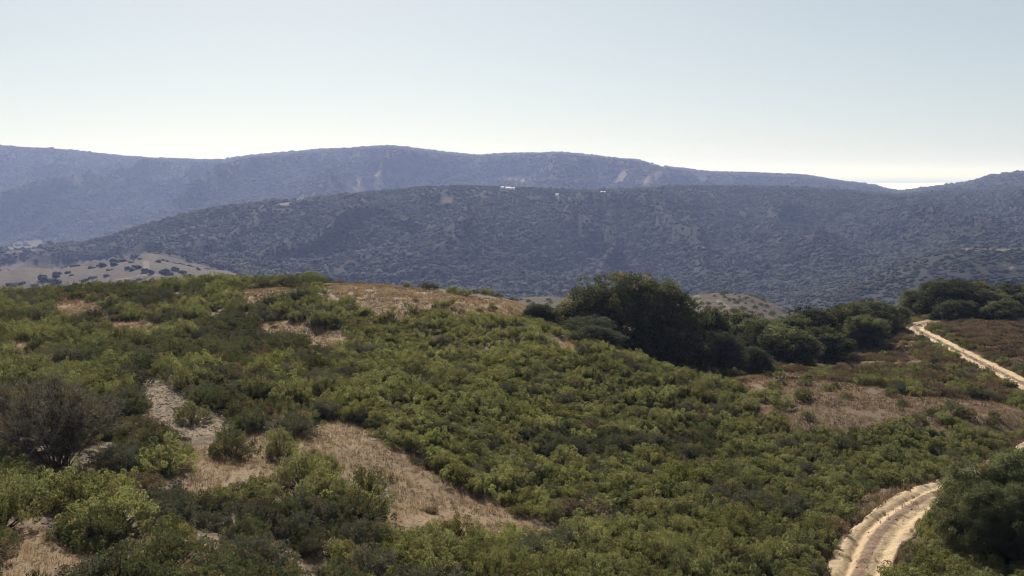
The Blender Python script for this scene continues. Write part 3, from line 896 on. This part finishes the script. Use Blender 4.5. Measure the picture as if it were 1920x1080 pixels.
p[(np.hypot(cx - px_x(1938, 50.5), cyy - 50.5) < 3.2)] = 0
for u_, y_, r_ in ((78, 46.5, 2.6), (5, 49.5, 2.2)):
    p[np.hypot(cx - px_x(u_, y_), (cyy - y_) * 0.8) < r_] *= 0.06
pick = vis & (rng.random(len(cx)) < p)
idx = np.nonzero(pick)[0]

SH = []   # x, y, z, scale xyz, rot, kind, u, v
tone = fbm(cx / 14.0, cyy / 14.0, 3); tone2 = fbm(cx / 5.0 + 90, cyy / 5.0, 2)
for i in idx:
    q = rng.random()
    if BASIN[i] and not BROWN_SLOPE[i]:
        kind = 'green' if q < 0.45 else ('dry' if q < 0.8 else 'olive'); s = rng.uniform(0.6, 1.0)
    elif BROWN_SLOPE[i]:
        kind = 'dry' if q < 0.76 else ('grey' if q < 0.86 else ('olive' if q < 0.93 else 'green')); s = rng.uniform(0.5, 0.9)
        if cu[i] > 1735 and cv[i] < 690: kind = 'dry' if q < 0.9 else 'grey'
        if cv[i] > 690 and cu[i] > 1620: kind = 'green' if q < 0.28 else kind; s = rng.uniform(0.65, 1.2)
    elif RED_GRASS[i]:
        kind = 'green' if q < 0.6 else 'olive'; s = rng.uniform(0.7, 1.25)
    elif CREST_GRASS[i]:
        kind = 'green' if q < 0.6 else 'dry'; s = rng.uniform(0.4, 0.8)
    elif in_straw[i] or in_sand[i]:
        kind = 'dry' if q < 0.5 else 'olive'; s = rng.uniform(0.3, 0.55)
    elif left[i] or nearb[i]:
        big_ = rng.random() < 0.62
        s = rng.uniform(1.15, 1.85) if big_ else rng.uniform(0.6, 1.1)
        if nearb[i]: s *= 1.12
        if tone2[i] > 0.30: kind = 'grey' if q < 0.55 else 'olive'; s = min(s, 1.3)
        elif tone[i] < -0.22: kind = 'olive' if q < 0.72 else 'dry'
        else: kind = ('tall' if s > 1.1 else 'green') if q < 0.74 else ('olive' if q < 0.9 else ('grey' if q < 0.96 else 'dry'))
        if kind == 'dry': s = min(s, 1.0)
    else:
        kind = 'green' if q < 0.86 else ('olive' if q < 0.93 else ('grey' if q < 0.975 else 'dry'))
        if tone2[i] > 0.42: kind = 'olive' if q < 0.6 else 'grey'
        s = 0.62 + 0.62 * rng.random() ** 1.3 + 0.12 * tone[i]
        if bot[i]: s = rng.uniform(0.8, 1.55); kind = 'tall' if (kind == 'green' and s > 1.15) else kind
    sx_ = s * rng.uniform(0.9, 1.2)
    SH.append((cx[i], cyy[i], cz[i], sx_, s * rng.uniform(0.8, 1.1), rng.uniform(0, 6.28), kind, cu[i], cv[i]))
# single shrubs that stand out in the photograph
SOLO = [
    (344, 790, 1.2, 'tall', 1.5, 'dark wide shrub alone on the grey sandy patch'),
    (415, 855, 1.75, 'olive', 1.0, 'rounded dusty green shrub between the sandy patch and the straw clearing'),
    (512, 858, 1.75, 'tall', 0.78, 'upright bright green shrub standing at the corner of the straw clearing'),
    (682, 925, 1.5, 'tall', 0.9, 'bushy green shrub at the inner edge of the straw clearing'),
    (1530, 785, 0.75, 'green', 1.0, 'single small shrub alone in the reddish brown grass'),
    (1450, 752, 1.2, 'green', 1.6, 'wide green shrub clump in the brown grass near the gully'),
]
SOLO_AT = []
def ground_hit(u, v):
    ys = np.geomspace(25, 200, 900); xs = px_x(u, ys); zz = height(xs, ys); _, pv = project(xs, ys, zz)
    k = int(np.argmax(pv <= v)); return xs[k], ys[k], zz[k]
for (u_, v_, s, kind, asp, lab) in SOLO:
    x_, y_, z_ = ground_hit(u_, v_)
    SOLO_AT.append((x_, y_, z_, s * asp, s, rng.uniform(0, 6.28), kind, u_, v_, lab))

def where(u, v, y):
    if v > 965 and 740 < u < 960: return 'directly under the straw clearing'
    if v > 965 and 960 <= u < 1160: return 'beneath the tip of the straw clearing'
    if v > 965 and 1160 <= u < 1350: return 'on the low slope short of the road'
    if u > 1690 and v > 1010 and u < 1800: return 'hugging the inner edge of the road'
    if u > 1690 and v > 1010: return 'under the big scrub oak'
    if v > 950 and u < 260: return 'by the bare bottom corner below the leafless shrub'
    if v > 900 and u < 420: return 'on the shaded slope below the leafless shrub'
    if v > 880 and u < 740: return 'in the thicket below the straw clearing'
    if u > 1690 and v > 930: return 'on the verge inside the near road bend'
    if u > 1350 and v > 980: return 'lining the shady edge of the near dirt road'
    if u > 1350 and v > 860: return 'on the green slope above the near road bend'
    if v > 965: return 'along the bottom beneath the straw clearing'
    if u < 260 and v > 690: return 'on the slope above the leafless shrub'
    if u < 620 and v > 690: return 'between the sandy patch and the straw clearing'
    if u < 620: return 'on the upper crown of the near hill'
    if CREST_Y(u, v): return 'on the straw crest of the near hill'
    if u > 1540 and v < 760: return 'on the brown slope beside the upper dirt road'
    if u > 1340 and v < 800: return 'in the brown grass basin below the gully oaks'
    if u > 950 and v < 760: return 'on the green slope falling to the large oak'
    if v > 840: return 'above the straw clearing in the dense green slope'
    return 'in the middle of the dense green slope'
def CREST_Y(u, v):
    return bool(in_poly(np.array([u]), np.array([v]), STRAW[3])[0])
LOOK = {'tall': ('chaparral_shrub', 'full rounded green shrub'), 'green': ('chaparral_shrub', 'bright green mounded shrub'), 'olive': ('olive_shrub', 'dark olive rounded shrub'),
        'grey': ('sage_shrub', 'grey-green sage shrub'), 'dry': ('dry_shrub', 'dry brown brushy shrub')}
def size_word(sx_, s):
    return 'low' if s < 0.75 else ('large' if s > 1.3 else 'mid-sized')

ORD = ['', 'second ', 'third ', 'fourth ', 'fifth ', 'sixth ', 'seventh ', 'eighth ']
MADE = {}
def add_shrub(rec, label=None):
    x_, y_, z_, sx_, s, rz, kind, u_, v_ = rec[:9]
    fo, st = KIND[kind][int(rng.integers(len(KIND[kind])))]
    nm, txt = LOOK[kind]
    e = empty(nm, (x_, y_, z_ - 0.06), rz, (sx_, sx_, s))
    w = where(u_, v_, y_)
    lab = size_word(sx_, s) + ' ' + txt + ' ' + w
    tag(e, label or lab, 'shrub', None if label else size_word(sx_, s) + ' ' + txt.split(' shrub')[0] + ' shrubs ' + w)
    if not label: MADE.setdefault(lab, []).append((u_, e))
    f = child('foliage', fo, e); child('stems', st, e)
    return f
def single_out():
    for lab, l in MADE.items():
        if len(l) == 1 or len(l) > 8 or len(lab.split()) > 13: continue
        l.sort(key=lambda q: q[0])
        for k_, (u_, e) in enumerate(l):
            e['label'] = lab + ', ' + ORD[k_] + 'leftmost such'
for rec in SOLO_AT: add_shrub(rec, rec[9])
coll = {k: bpy.data.collections.new(k + '_shrub_foliage') for k in KIND}
seen = {k: set() for k in KIND}
limit = {'green': 200, 'tall': 100, 'olive': 150, 'grey': 110, 'dry': 110}
rest = {k: [] for k in KIND}
for k in KIND:
    recs = [r_ for r_ in SH if r_[6] == k]
    shown = [r_ for r_ in recs if -15 < r_[7] < 1935 and r_[8] - r_[4] * FPX / r_[1] < 1075]
    shown.sort(key=lambda r_: r_[1] / r_[4])
    top = shown[:limit[k]]; ids = set(id(r_) for r_ in top)
    for r_ in top:
        f = add_shrub(r_)
        if f.data.name not in seen[k]:
            seen[k].add(f.data.name); coll[k].objects.link(f)
    rest[k] = [r_ for r_ in recs if id(r_) not in ids]
single_out()
print('shrubs', {k: (len(rest[k])) for k in rest})

def scatter(name, P, S, RZ, collection, count, label):
    me = bpy.data.meshes.new(name)
    n = len(P)
    me.vertices.add(n); me.vertices.foreach_set('co', np.asarray(P, dtype=np.float32).ravel())
    a = me.attributes.new('scl', 'FLOAT_VECTOR', 'POINT'); a.data.foreach_set('vector', np.asarray(S, dtype=np.float32).ravel())
    rv = np.zeros((n, 3), dtype=np.float32); rv[:, 2] = RZ
    a = me.attributes.new('rot', 'FLOAT_VECTOR', 'POINT'); a.data.foreach_set('vector', rv.ravel())
    a = me.attributes.new('idx', 'INT', 'POINT'); a.data.foreach_set('value', rng.integers(0, count, n).astype(np.int32))
    o = bpy.data.objects.new(name, me); COL.objects.link(o)
    ng = bpy.data.node_groups.new(name, 'GeometryNodeTree')
    ng.interface.new_socket('Geometry', in_out='INPUT', socket_type='NodeSocketGeometry')
    ng.interface.new_socket('Geometry', in_out='OUTPUT', socket_type='NodeSocketGeometry')
    N = ng.nodes.new
    gi = N('NodeGroupInput'); go = N('NodeGroupOutput'); ip = N('GeometryNodeInstanceOnPoints'); ci = N('GeometryNodeCollectionInfo')
    ci.inputs[0].default_value = collection; ci.inputs['Separate Children'].default_value = True; ci.inputs['Reset Children'].default_value = True
    ip.inputs['Pick Instance'].default_value = True
    def na(nm, ty):
        x = N('GeometryNodeInputNamedAttribute'); x.data_type = ty; x.inputs['Name'].default_value = nm
        return x.outputs['Attribute']
    e2r = N('FunctionNodeEulerToRotation')
    L = ng.links.new
    L(gi.outputs[0], ip.inputs['Points']); L(ci.outputs[0], ip.inputs['Instance']); L(na('idx', 'INT'), ip.inputs['Instance Index'])
    L(na('rot', 'FLOAT_VECTOR'), e2r.inputs[0]); L(e2r.outputs[0], ip.inputs['Rotation']); L(na('scl', 'FLOAT_VECTOR'), ip.inputs['Scale'])
    L(ip.outputs[0], go.inputs[0])
    md = o.modifiers.new('scatter', 'NODES'); md.node_group = ng
    return tag(o, label, kind='stuff')
for k, lab in (('green', 'dense green chaparral covering the far parts of the slope'), ('olive', 'dark olive brush mixed through the slope'), ('tall', 'tall green brush crowding the near hill'), ('grey', 'grey sage scattered through the slope'), ('dry', 'dry brown brush on the slopes')):
    rr_ = rest[k]
    if rr_:
        a = np.array([r_[:6] for r_ in rr_], float)
        scatter({'green': 'chaparral', 'tall': 'tall_chaparral', 'olive': 'olive_brush', 'grey': 'sage_brush', 'dry': 'dry_brush'}[k], a[:, :3] - np.array([0, 0, 0.06]), a[:, [3, 3, 4]], a[:, 5], coll[k], len(coll[k].objects), lab)

# ------------------------------------------------------------------ dry grass
def grass(name, polys, dens, h, c0, c1, label, y1=150):
    V = []; tot = 0
    m = np.zeros(GX.shape, bool)
    for po in polys: m |= in_poly(PPX, PPY, po)
    m &= (GY < y1)
    m = m[:-1, :-1]
    ii, jj = np.nonzero(m)
    area = (GX[ii, jj + 1] - GX[ii, jj]) * (GY[ii + 1, jj] - GY[ii, jj])
    cnt = rng.poisson(area * dens)
    ii = np.repeat(ii, cnt); jj = np.repeat(jj, cnt); n = len(ii)
    fx, fy = rng.random(n), rng.random(n)
    y = GY[ii, jj] + fy * (GY[ii + 1, jj] - GY[ii, jj]); x = px_x(GU[ii, jj] + fx * 6.0, y)
    d, _ = road_dist(x, y)
    g = (d > 1.9) & (fbm(x / 2.2, y / 2.2, 3) > -0.45)
    x, y = x[g], y[g]; n = len(x)
    z = height(x, y)
    per = 5
    x = np.repeat(x, per) + rng.normal(size=n * per) * 0.07; y = np.repeat(y, per) + rng.normal(size=n * per) * 0.07; z = np.repeat(z, per) - 0.03
    N_ = n * per
    a = rng.uniform(0, 6.28, N_); hh = np.repeat(h * rng.uniform(0.5, 1.25, n), per) * rng.uniform(0.7, 1.2, N_)
    lean = rng.uniform(0.05, 0.55, N_) * hh; w = rng.uniform(0.006, 0.014, N_) * (0.7 + y / 80.0)
    b = a + rng.uniform(0, 3.14, N_)
    P0 = np.stack([x - np.cos(b) * w, y - np.sin(b) * w, z], 1); P1 = np.stack([x + np.cos(b) * w, y + np.sin(b) * w, z], 1)
    P2 = np.stack([x + np.cos(a) * lean, y + np.sin(a) * lean, z + hh], 1)
    V = np.stack([P0, P1, P2], 1).reshape(-1, 3); F = np.arange(3 * N_).reshape(-1, 3)
    tt = np.repeat(np.clip(rng.random(n) * 0.7 + 0.3 * rng.random(n), 0, 1), per)[:, None]
    col = np.array(c0) * (1 - tt) + np.array(c1) * tt
    col = col * np.clip(1.0 + 0.75 * fbm(x / 1.4, y / 1.4, 3), 0.4, 1.6)[:, None]
    o = mesh_obj(name, V, F, M_GRASS, col=np.repeat(col, 3, 0))
    print(name, len(F))
    return tag(o, label, kind='stuff')
grass('straw_grass', STRAW, 24, 0.24, (0.145, 0.098, 0.056), (0.31, 0.225, 0.130), 'pale straw grass in the clearings')
grass('brown_grass', REDDISH, 22, 0.22, (0.105, 0.069, 0.042), (0.215, 0.146, 0.085), 'reddish brown dry grass by the road and gully', y1=170)
grass('sandy_tufts', SANDY, 9, 0.14, (0.10, 0.075, 0.052), (0.22, 0.17, 0.12), 'sparse dry tufts on the sandy bare ground')

def verge():
    C = resample(RA, 0.09); n0 = len(C)
    T = np.gradient(C[:, :2], axis=0); T /= np.linalg.norm(T, axis=1)[:, None]; Nn = np.stack([T[:, 1], -T[:, 0]], 1)
    k = 5; C = np.repeat(C, k, 0); Nn = np.repeat(Nn, k, 0); n = len(C)
    q = rng.random(n); off = np.where(q < 0.16, rng.normal(size=n) * 0.25, np.where(rng.random(n) < 0.5, -1, 1) * (1.45 + np.abs(rng.normal(size=n)) * 0.5))
    x = C[:, 0] + Nn[:, 0] * off; y = C[:, 1] + Nn[:, 1] * off
    g = fbm(x / 1.3 + 5, y / 1.3, 3) > np.where(np.abs(off) < 1, 0.05, -0.2)
    x, y, off = x[g], y[g], off[g]; z = np.where(np.abs(off) < 1.5, C[g][:, 2] + 0.02, height(x, y) - 0.02); n = len(x)
    per = 7; h = np.where(np.abs(off) < 1, 0.14, 0.38) * rng.uniform(0.5, 1.4, n)
    X = np.repeat(x, per) + rng.normal(size=n * per) * 0.05; Y = np.repeat(y, per) + rng.normal(size=n * per) * 0.05; Z = np.repeat(z, per); Hh = np.repeat(h, per) * rng.uniform(0.6, 1.2, n * per)
    m = n * per; a = rng.uniform(0, 6.28, m); b = rng.uniform(0, 6.28, m); w = rng.uniform(0.008, 0.018, m); ln = Hh * rng.uniform(0.05, 0.5, m)
    V = np.stack([np.stack([X - np.cos(b) * w, Y - np.sin(b) * w, Z], 1), np.stack([X + np.cos(b) * w, Y + np.sin(b) * w, Z], 1), np.stack([X + np.cos(a) * ln, Y + np.sin(a) * ln, Z + Hh], 1)], 1).reshape(-1, 3)
    tt = np.repeat(rng.random(n), per)[:, None]; gr = np.repeat(rng.random(n) < 0.2, per)[:, None]
    col = np.where(gr, np.array([0.085, 0.10, 0.04]), np.array([0.12, 0.08, 0.05]) * (1 - tt) + np.array([0.28, 0.20, 0.12]) * tt)
    print('verge', m)
    tag(mesh_obj('verge_grass', V, np.arange(3 * m).reshape(-1, 3), M_GRASS, col=np.repeat(col, 3, 0)), 'dry weeds lining the dirt road and its middle strip', kind='stuff')
verge()
def clods(name, label, pts, size, mat, seed):
    r = np.random.default_rng(seed); n = len(pts)
    oc = np.array([[1, 0, 0], [-1, 0, 0], [0, 1, 0], [0, -1, 0], [0, 0, 0.7], [0, 0, -0.7]], float)
    of = np.array([[0, 2, 4], [2, 1, 4], [1, 3, 4], [3, 0, 4], [2, 0, 5], [1, 2, 5], [3, 1, 5], [0, 3, 5]])
    a = r.uniform(0, 6.28, n); c_, s_ = np.cos(a), np.sin(a)
    V = oc[None] * r.uniform(0.6, 1.4, (n, 6, 1)) * (size * r.uniform(0.4, 1.0, n) ** 2)[:, None, None]
    X = V[..., 0] * c_[:, None] - V[..., 1] * s_[:, None]; Y = V[..., 0] * s_[:, None] + V[..., 1] * c_[:, None]
    V = np.stack([X, Y, V[..., 2]], -1) + pts[:, None]
    F = (of[None] + 6 * np.arange(n)[:, None, None]).reshape(-1, 3)
    tag(mesh_obj(name, V.reshape(-1, 3), F, mat), label, kind='stuff')
def road_clods():
    C = resample(RA, 0.05); T = np.gradient(C[:, :2], axis=0); T /= np.linalg.norm(T, axis=1)[:, None]; Nn = np.stack([T[:, 1], -T[:, 0]], 1)
    n = len(C); off = np.where(rng.random(n) < 0.5, rng.normal(size=n) * 0.3, np.sign(rng.normal(size=n)) * (1.3 + 0.35 * np.abs(rng.normal(size=n))))
    P = np.stack([C[:, 0] + Nn[:, 0] * off, C[:, 1] + Nn[:, 1] * off, C[:, 2] + 0.03], 1)
    return P[rng.random(n) < 0.55]
clods('road_gravel', 'loose clods and stones along the dirt road', road_clods(), 0.085, M_ROCK, 5)
def patch_points(polys, dens, y1=120):
    m = np.zeros(GX.shape, bool)
    for po in polys: m |= in_poly(PPX, PPY, po)
    m = (m & (GY < y1))[:-1, :-1]; ii, jj = np.nonzero(m)
    area = (GX[ii, jj + 1] - GX[ii, jj]) * (GY[ii + 1, jj] - GY[ii, jj]); c_ = rng.poisson(area * dens)
    ii = np.repeat(ii, c_); jj = np.repeat(jj, c_); n = len(ii)
    y = GY[ii, jj] + rng.random(n) * (GY[ii + 1, jj] - GY[ii, jj]); x = px_x(GU[ii, jj] + rng.random(n) * 6.0, y)
    return np.stack([x, y, height(x, y) + 0.01], 1)
clods('clearing_stones', 'small stones and clods on the sandy clearing', patch_points(SANDY, 9), 0.11, M_ROCK, 6)
def twigs():
    P = patch_points(SANDY + STRAW[:2] + STRAW[9:10], 5); n = len(P); a = rng.uniform(0, 6.28, n)
    D = unit(np.stack([np.cos(a), np.sin(a), rng.uniform(-0.05, 0.3, n)], 1))
    V, F = leaves(P + np.array([0, 0, 0.03]), D, rng.uniform(0.15, 0.6, n), rng.uniform(0.008, 0.02, n), rng)
    tag(mesh_obj('twig_litter', V, F, M_BARK), 'dead twig litter on the clearings', kind='stuff')
twigs()

# ------------------------------------------------------------------ rocks by the road
def rock_mesh(seed):
    import bmesh
    bm = bmesh.new(); bmesh.ops.create_icosphere(bm, subdivisions=3, radius=1.0)
    r = np.random.default_rng(seed); off = r.random(3) * 50
    for v in bm.verts:
        c = v.co; n = float(fbm(np.array([c.x * 1.3 + off[0] + c.z]), np.array([c.y * 1.3 + off[1] - c.z]), 3)[0])
        v.co = c * (1 + 0.35 * n); v.co.z *= 0.6
    me = bpy.data.meshes.new('rock'); bm.to_mesh(me); bm.free(); me.materials.append(M_ROCK)
    return me
rk = [rock_mesh(1), rock_mesh(2)]
for i, (u_, v_, s, lab) in enumerate([(1777, 611, 0.28, 'small pale rock in the brown brush above the road crest'), (1910, 852, 0.55, 'pinkish rock on the bank above the scrub oak'), (1895, 846, 0.35, 'smaller rock next to the pinkish rock on the bank'),
                               (1606, 662, 0.35, 'pale rock at the gully edge under the brown slope'), (1762, 985, 0.22, 'small sandy rock at the inner side of the near road bend'), (1735, 975, 0.18, 'tiny sandy rock on the inner road bank')]):
    x_, y_, z_ = ground_hit(u_, v_)
    o = bpy.data.objects.new('rock', rk[i % 2]); COL.objects.link(o); o.location = (x_, y_, z_ + 0.05); o.scale = (s, s * 0.8, s); o.rotation_euler = (0, 0, i)
    tag(o, lab, 'rock', 'rocks beside the road')

# ------------------------------------------------------------------ bushes dotted on the straw knolls
def blob_mesh(name, seed, sq=0.9):
    """a far-off crown: several rough lumps merged into one irregular head"""
    import bmesh
    r = np.random.default_rng(seed); V = []; F = []; o = 0
    bm = bmesh.new(); bmesh.ops.create_icosphere(bm, subdivisions=2, radius=1.0)
    co = np.array([v.co[:] for v in bm.verts]); fa = np.array([[v.index for v in f.verts] for f in bm.faces]); bm.free()
    for i in range(5):
        a = i * 2.4 + r.uniform(-0.4, 0.4); d = 0.0 if i == 0 else r.uniform(0.35, 0.65)
        rad = r.uniform(0.42, 0.7)
        p_ = co * (1 + 0.22 * r.normal(size=(len(co), 1))) * np.array([rad, rad, rad * r.uniform(0.7, 1.0)]) + np.array([math.cos(a) * d, math.sin(a) * d, r.uniform(0.25, 0.75) * sq])
        V.append(p_); F.append(fa + o); o += len(co)
    return mesh_obj(name, np.concatenate(V), np.concatenate(F), M_CANOPY, link=False)
cand = []
r = np.random.default_rng(77)
while len(cand) < 95:
    u_ = r.uniform(950, 1500); Y_ = r.uniform(400, 500)
    x_ = px_x(u_, Y_)
    z_ = H1(x_, Y_); _, pv = project(x_, Y_, z_)
    if pv > float(hidden_by(np.array([x_]), np.array([Y_]))[0]) + 1 or (1045 < u_ < 1290): continue
    dense = 1380 < u_ < 1480 and Y_ < 470
    if not dense and r.random() < 0.45: continue
    cand.append((x_, Y_, z_, r.uniform(0.9, 1.8) * (1.2 if dense else 1.0), u_))
for x_, Y_, z_, s, u_ in cand:
    fo = OLIVES[int(r.integers(3))]
    e = empty('knoll_bush', (x_, Y_, z_ - 0.05), r.uniform(0, 6.28), (s, s, s * 0.9))
    tag(e, 'small dark bush dotted on the ' + ('straw knoll on the near-hill side of the large oak' if u_ < 1200 else 'straw knoll beyond the gully oaks'), 'bush', 'bushes on the ' + ('first' if u_ < 1200 else 'second') + ' straw knoll')
    child('foliage', fo[0], e)

# ------------------------------------------------------------------ wooded slopes far away
blobs = [blob_mesh('crown', 300 + i, sq=0.7 + 0.12 * (i % 4)) for i in range(10)]
def trunk_mesh():
    V, F = tube(np.array([[0, 0, -0.3], [0.02, 0.01, 0.2], [0, 0, 0.6]]), [0.13, 0.1, 0.08], 6)
    return mesh_obj('trunk', V, F, M_BARK, link=False)
tm = trunk_mesh()
wood = bpy.data.collections.new('distant_crowns')
MT = [(117, 505), (128, 503), (140, 500), (150, 502), (185, 492), (190, 500), (205, 490), (222, 490), (224, 485), (232, 497), (240, 499), (248, 496), (264, 502), (272, 488), (276, 505),
      (60, 503), (70, 518), (85, 520), (110, 512), (95, 523), (30, 525), (10, 530), (150, 520), (300, 505), (312, 507), (322, 500), (335, 505), (345, 512), (290, 484), (256, 478)]
k = 0
rowof = lambda v: 'on the crest of the' if v < 497 else ('along the middle of the' if v < 507 else 'low on the')
cnt_ = {}
for (u_, v_) in sorted(MT):
    ys = np.linspace(760, 1300, 500); xs = px_x(u_, ys); zz = height(xs, ys); _, pv = project(xs, ys, zz)
    j = int(np.argmin(np.abs(pv - v_ - 8)))
    s = r.uniform(2.4, 4.6)
    e = empty('meadow_tree', (xs[j], ys[j], zz[j]), r.uniform(0, 6.28), (s * 1.15, s * 1.15, s))
    rw = rowof(v_); cnt_[rw] = cnt_.get(rw, 0) + 1
    od = (ORD + ['ninth ', 'tenth ', 'eleventh ', 'twelfth ', 'thirteenth ', 'fourteenth ', 'fifteenth ', 'sixteenth '])[cnt_[rw] - 1]
    tag(e, 'small dark tree ' + rw + ' brown meadow hill, ' + od + 'leftmost there', 'tree', 'trees on the meadow hill')
    c_ = child('crown', blobs[k % 10], e); child('trunk', tm, e)
    if k < 10: wood.objects.link(c_)
    k += 1

def _sm(a, n):
    k_ = np.ones(n) / n
    a = np.apply_along_axis(lambda v: np.convolve(np.pad(v, n // 2, mode='edge'), k_, mode='valid'), 0, a)
    return np.apply_along_axis(lambda v: np.convolve(np.pad(v, n // 2, mode='edge'), k_, mode='valid'), 1, a)
CURV = np.clip((_sm(GZ, 15) - _sm(GZ, 3)) / (0.0045 * GY), -1, 1)
FZ = ZONE[..., 0]; FS = ZONE[..., 1]
def forest(name, y0, y1, per_m2, s0, s1, label, umin=-250, umax=2170, tall=(0.8, 1.2)):
    r0 = int(np.searchsorted(YS, y0)); r1 = int(np.searchsorted(YS, y1))
    A = (GX[r0:r1, 1:] - GX[r0:r1, :-1]) * (GY[r0 + 1:r1 + 1, :-1] - GY[r0:r1, :-1])
    mu = (GU[r0:r1, :-1] > umin) & (GU[r0:r1, :-1] < umax)
    topz = GZ[r0:r1, :-1] + s1
    _, pt = project(GX[r0:r1, :-1], GY[r0:r1, :-1], topz)
    vis_ = pt < CUM[r0 - 1:r1 - 1, :-1] + 1.5
    clr = (FZ[r0:r1, :-1] > 0.3) | (FS[r0:r1, :-1] > 0.25)
    cu_ = CURV[r0:r1, :-1]
    wd = np.clip(0.5 + 1.1 * fbm(GX[r0:r1, :-1] / 210.0 + 4, GY[r0:r1, :-1] / 330.0, 4) + 0.9 * cu_, 0, 1)     # 1 in wooded hollows, 0 on brushy spurs
    gu_, gy_ = GU[r0:r1, :-1], GY[r0:r1, :-1]
    wd = np.where((np.abs(gy_ - np.interp(gu_, *FARY)) < 130) | (np.abs(gy_ - np.interp(gu_, *RIDGEY)) < 50), np.clip(wd + 0.35 + 0.6 * fbm(GX[r0:r1, :-1] / 90.0, gy_ / 90.0, 2), 0, 1), wd)
    w = 0.55 + 0.85 * wd
    w = np.where(clr, 0.02, w)
    lam = A * per_m2 * w * mu * vis_
    n = rng.poisson(np.clip(lam, 0, 40))
    ii, jj = np.nonzero(n); c = n[ii, jj]; ii = np.repeat(ii, c) + r0; jj = np.repeat(jj, c); m = len(ii)
    fx, fy = rng.random(m), rng.random(m)
    y = GY[ii, jj] * (1 - fy) + GY[ii + 1, jj] * fy
    x = px_x(GU[ii, jj] + fx * (us[1] - us[0]), y)
    z = (GZ[ii, jj] * (1 - fx) + GZ[ii, jj + 1] * fx) * (1 - fy) + (GZ[ii + 1, jj] * (1 - fx) + GZ[ii + 1, jj + 1] * fx) * fy
    wdm = wd[ii - r0, jj]
    s = s0 + (s1 - s0) * np.clip(wdm * 1.15 - 0.1, 0, 1) * rng.uniform(0.25, 1.0, m) ** 1.3
    pu_, pvv = project(x, y, z)
    ok = ~(((np.abs(pu_ - 953) < 16) & (np.abs(y - 1965) < 22)) | ((np.abs(pu_ - 1126) < 12) & (np.abs(y - 2005) < 20)) | ((np.abs(pu_ - 1045) < 6) & (np.abs(y - 1970) < 18)))
    ii, jj, x, y, z, s, m = ii[ok], jj[ok], x[ok], y[ok], z[ok], s[ok], int(ok.sum())
    S = np.stack([s * rng.uniform(0.85, 1.2, m), s * rng.uniform(0.85, 1.2, m), s * rng.uniform(*tall, m)], 1)
    print(name, m)
    return scatter(name, np.stack([x, y, z - 0.25 * s], 1), S, rng.uniform(0, 6.28, m), wood, len(wood.objects), label)
forest('valley_woods', 560, 1240, 0.024, 2.4, 6.5, 'dark oak woods in the valley', tall=(0.7, 1.1))
forest('ridge_forest', 1240, 2500, 0.031, 2.9, 8.5, 'dark forest covering the wooded ridge', tall=(0.8, 1.35))
forest('mountain_forest', 2500, 4850, 0.0125, 5.0, 11.5, 'hazy forest on the far mountain ridge', tall=(0.8, 1.3))

# ------------------------------------------------------------------ houses on the wooded ridge
def house(u_, v_, Y_, w, d, h, label, rz=0.0):
    x_ = px_x(u_, Y_ - 18); Y_ = Y_ - 18; z_ = H1(x_, Y_) - 0.3
    e = empty('house', (x_, Y_, z_), rz); tag(e, label, 'house', 'pale houses on the wooded ridge')
    def box(name, a, b, mat, par):
        V = np.array([[x, y, z] for z in (a[2], b[2]) for y in (a[1], b[1]) for x in (a[0], b[0])])
        F = np.array([[0, 2, 3, 1], [4, 5, 7, 6], [0, 1, 5, 4], [2, 6, 7, 3], [0, 4, 6, 2], [1, 3, 7, 5]])
        return mesh_obj(name, V, F, mat, par)
    wl = box('wall', (-w / 2, -d / 2, -2.5), (w / 2, d / 2, h), M_PLASTER, e)
    V = np.array([[-w / 2 - .4, -d / 2 - .5, h], [w / 2 + .4, -d / 2 - .5, h], [w / 2 + .4, d / 2 + .5, h], [-w / 2 - .4, d / 2 + .5, h], [-w / 2 - .4, 0, h + 1.8], [w / 2 + .4, 0, h + 1.8]])
    me = bpy.data.meshes.new('roof'); me.from_pydata(V.tolist(), [], [(0, 1, 5, 4), (2, 3, 4, 5), (0, 4, 3), (1, 2, 5), (0, 3, 2, 1)]); me.materials.append(M_ROOF)
    child('roof', me, e)
    n = max(2, int(w / 4))
    for i in range(n):
        cx_ = -w / 2 + (i + 0.5) * w / n
        box('window', (cx_ - 0.7, -d / 2 - 0.06, 1.0), (cx_ + 0.7, -d / 2 - 0.003, 2.3), M_GLASS, e)
for a in [(942, 347, 1990, 6, 7, 2.8, 'small white house at the end of the row on the ridge top', 0.1), (953, 346.5, 1990, 10, 8, 3.0, 'longest white house in the middle of the ridge-top row', -0.05), (962, 346, 1992, 6, 7, 3.0, 'white house at the road-side end of the ridge-top row', 0.2),
          (1045, 356, 1995, 6, 6, 3.0, 'lone small pale house on the ridge between the two house clusters', 0.2), (1120, 357.5, 2030, 8, 7, 3.0, 'low pale house of the second ridge cluster, near the row', 0.0), (1131, 358.5, 2030, 9, 7, 2.8, 'low pale house of the second ridge cluster, far from the row', 0.15)]:
    house(*a)

# ------------------------------------------------------------------ haze in the air
hv = NT('haze_air')
pv_ = hv.n('ShaderNodeVolumePrincipled')
pv_.inputs['Color'].default_value = (0.43, 0.54, 1.0, 1)
pv_.inputs['Density'].default_value = 1.15e-4
pv_.inputs['Absorption Color'].default_value = (1, 1, 1, 1)
pv_.inputs['Anisotropy'].default_value = 0.2
hv.l(pv_.outputs[0], hv.out.inputs['Volume'])
x0, x1, y0, y1, z0, z1 = -46000, 46000, -300, 62500, -230, 190
V = np.array([[x, y, z] for z in (z0, z1) for y in (y0, y1) for x in (x0, x1)])
F = np.array([[0, 2, 3, 1], [4, 5, 7, 6], [0, 1, 5, 4], [2, 6, 7, 3], [0, 4, 6, 2], [1, 3, 7, 5]])
tag(mesh_obj('haze', V, F, hv.m), 'blue haze filling the valley air', kind='stuff')
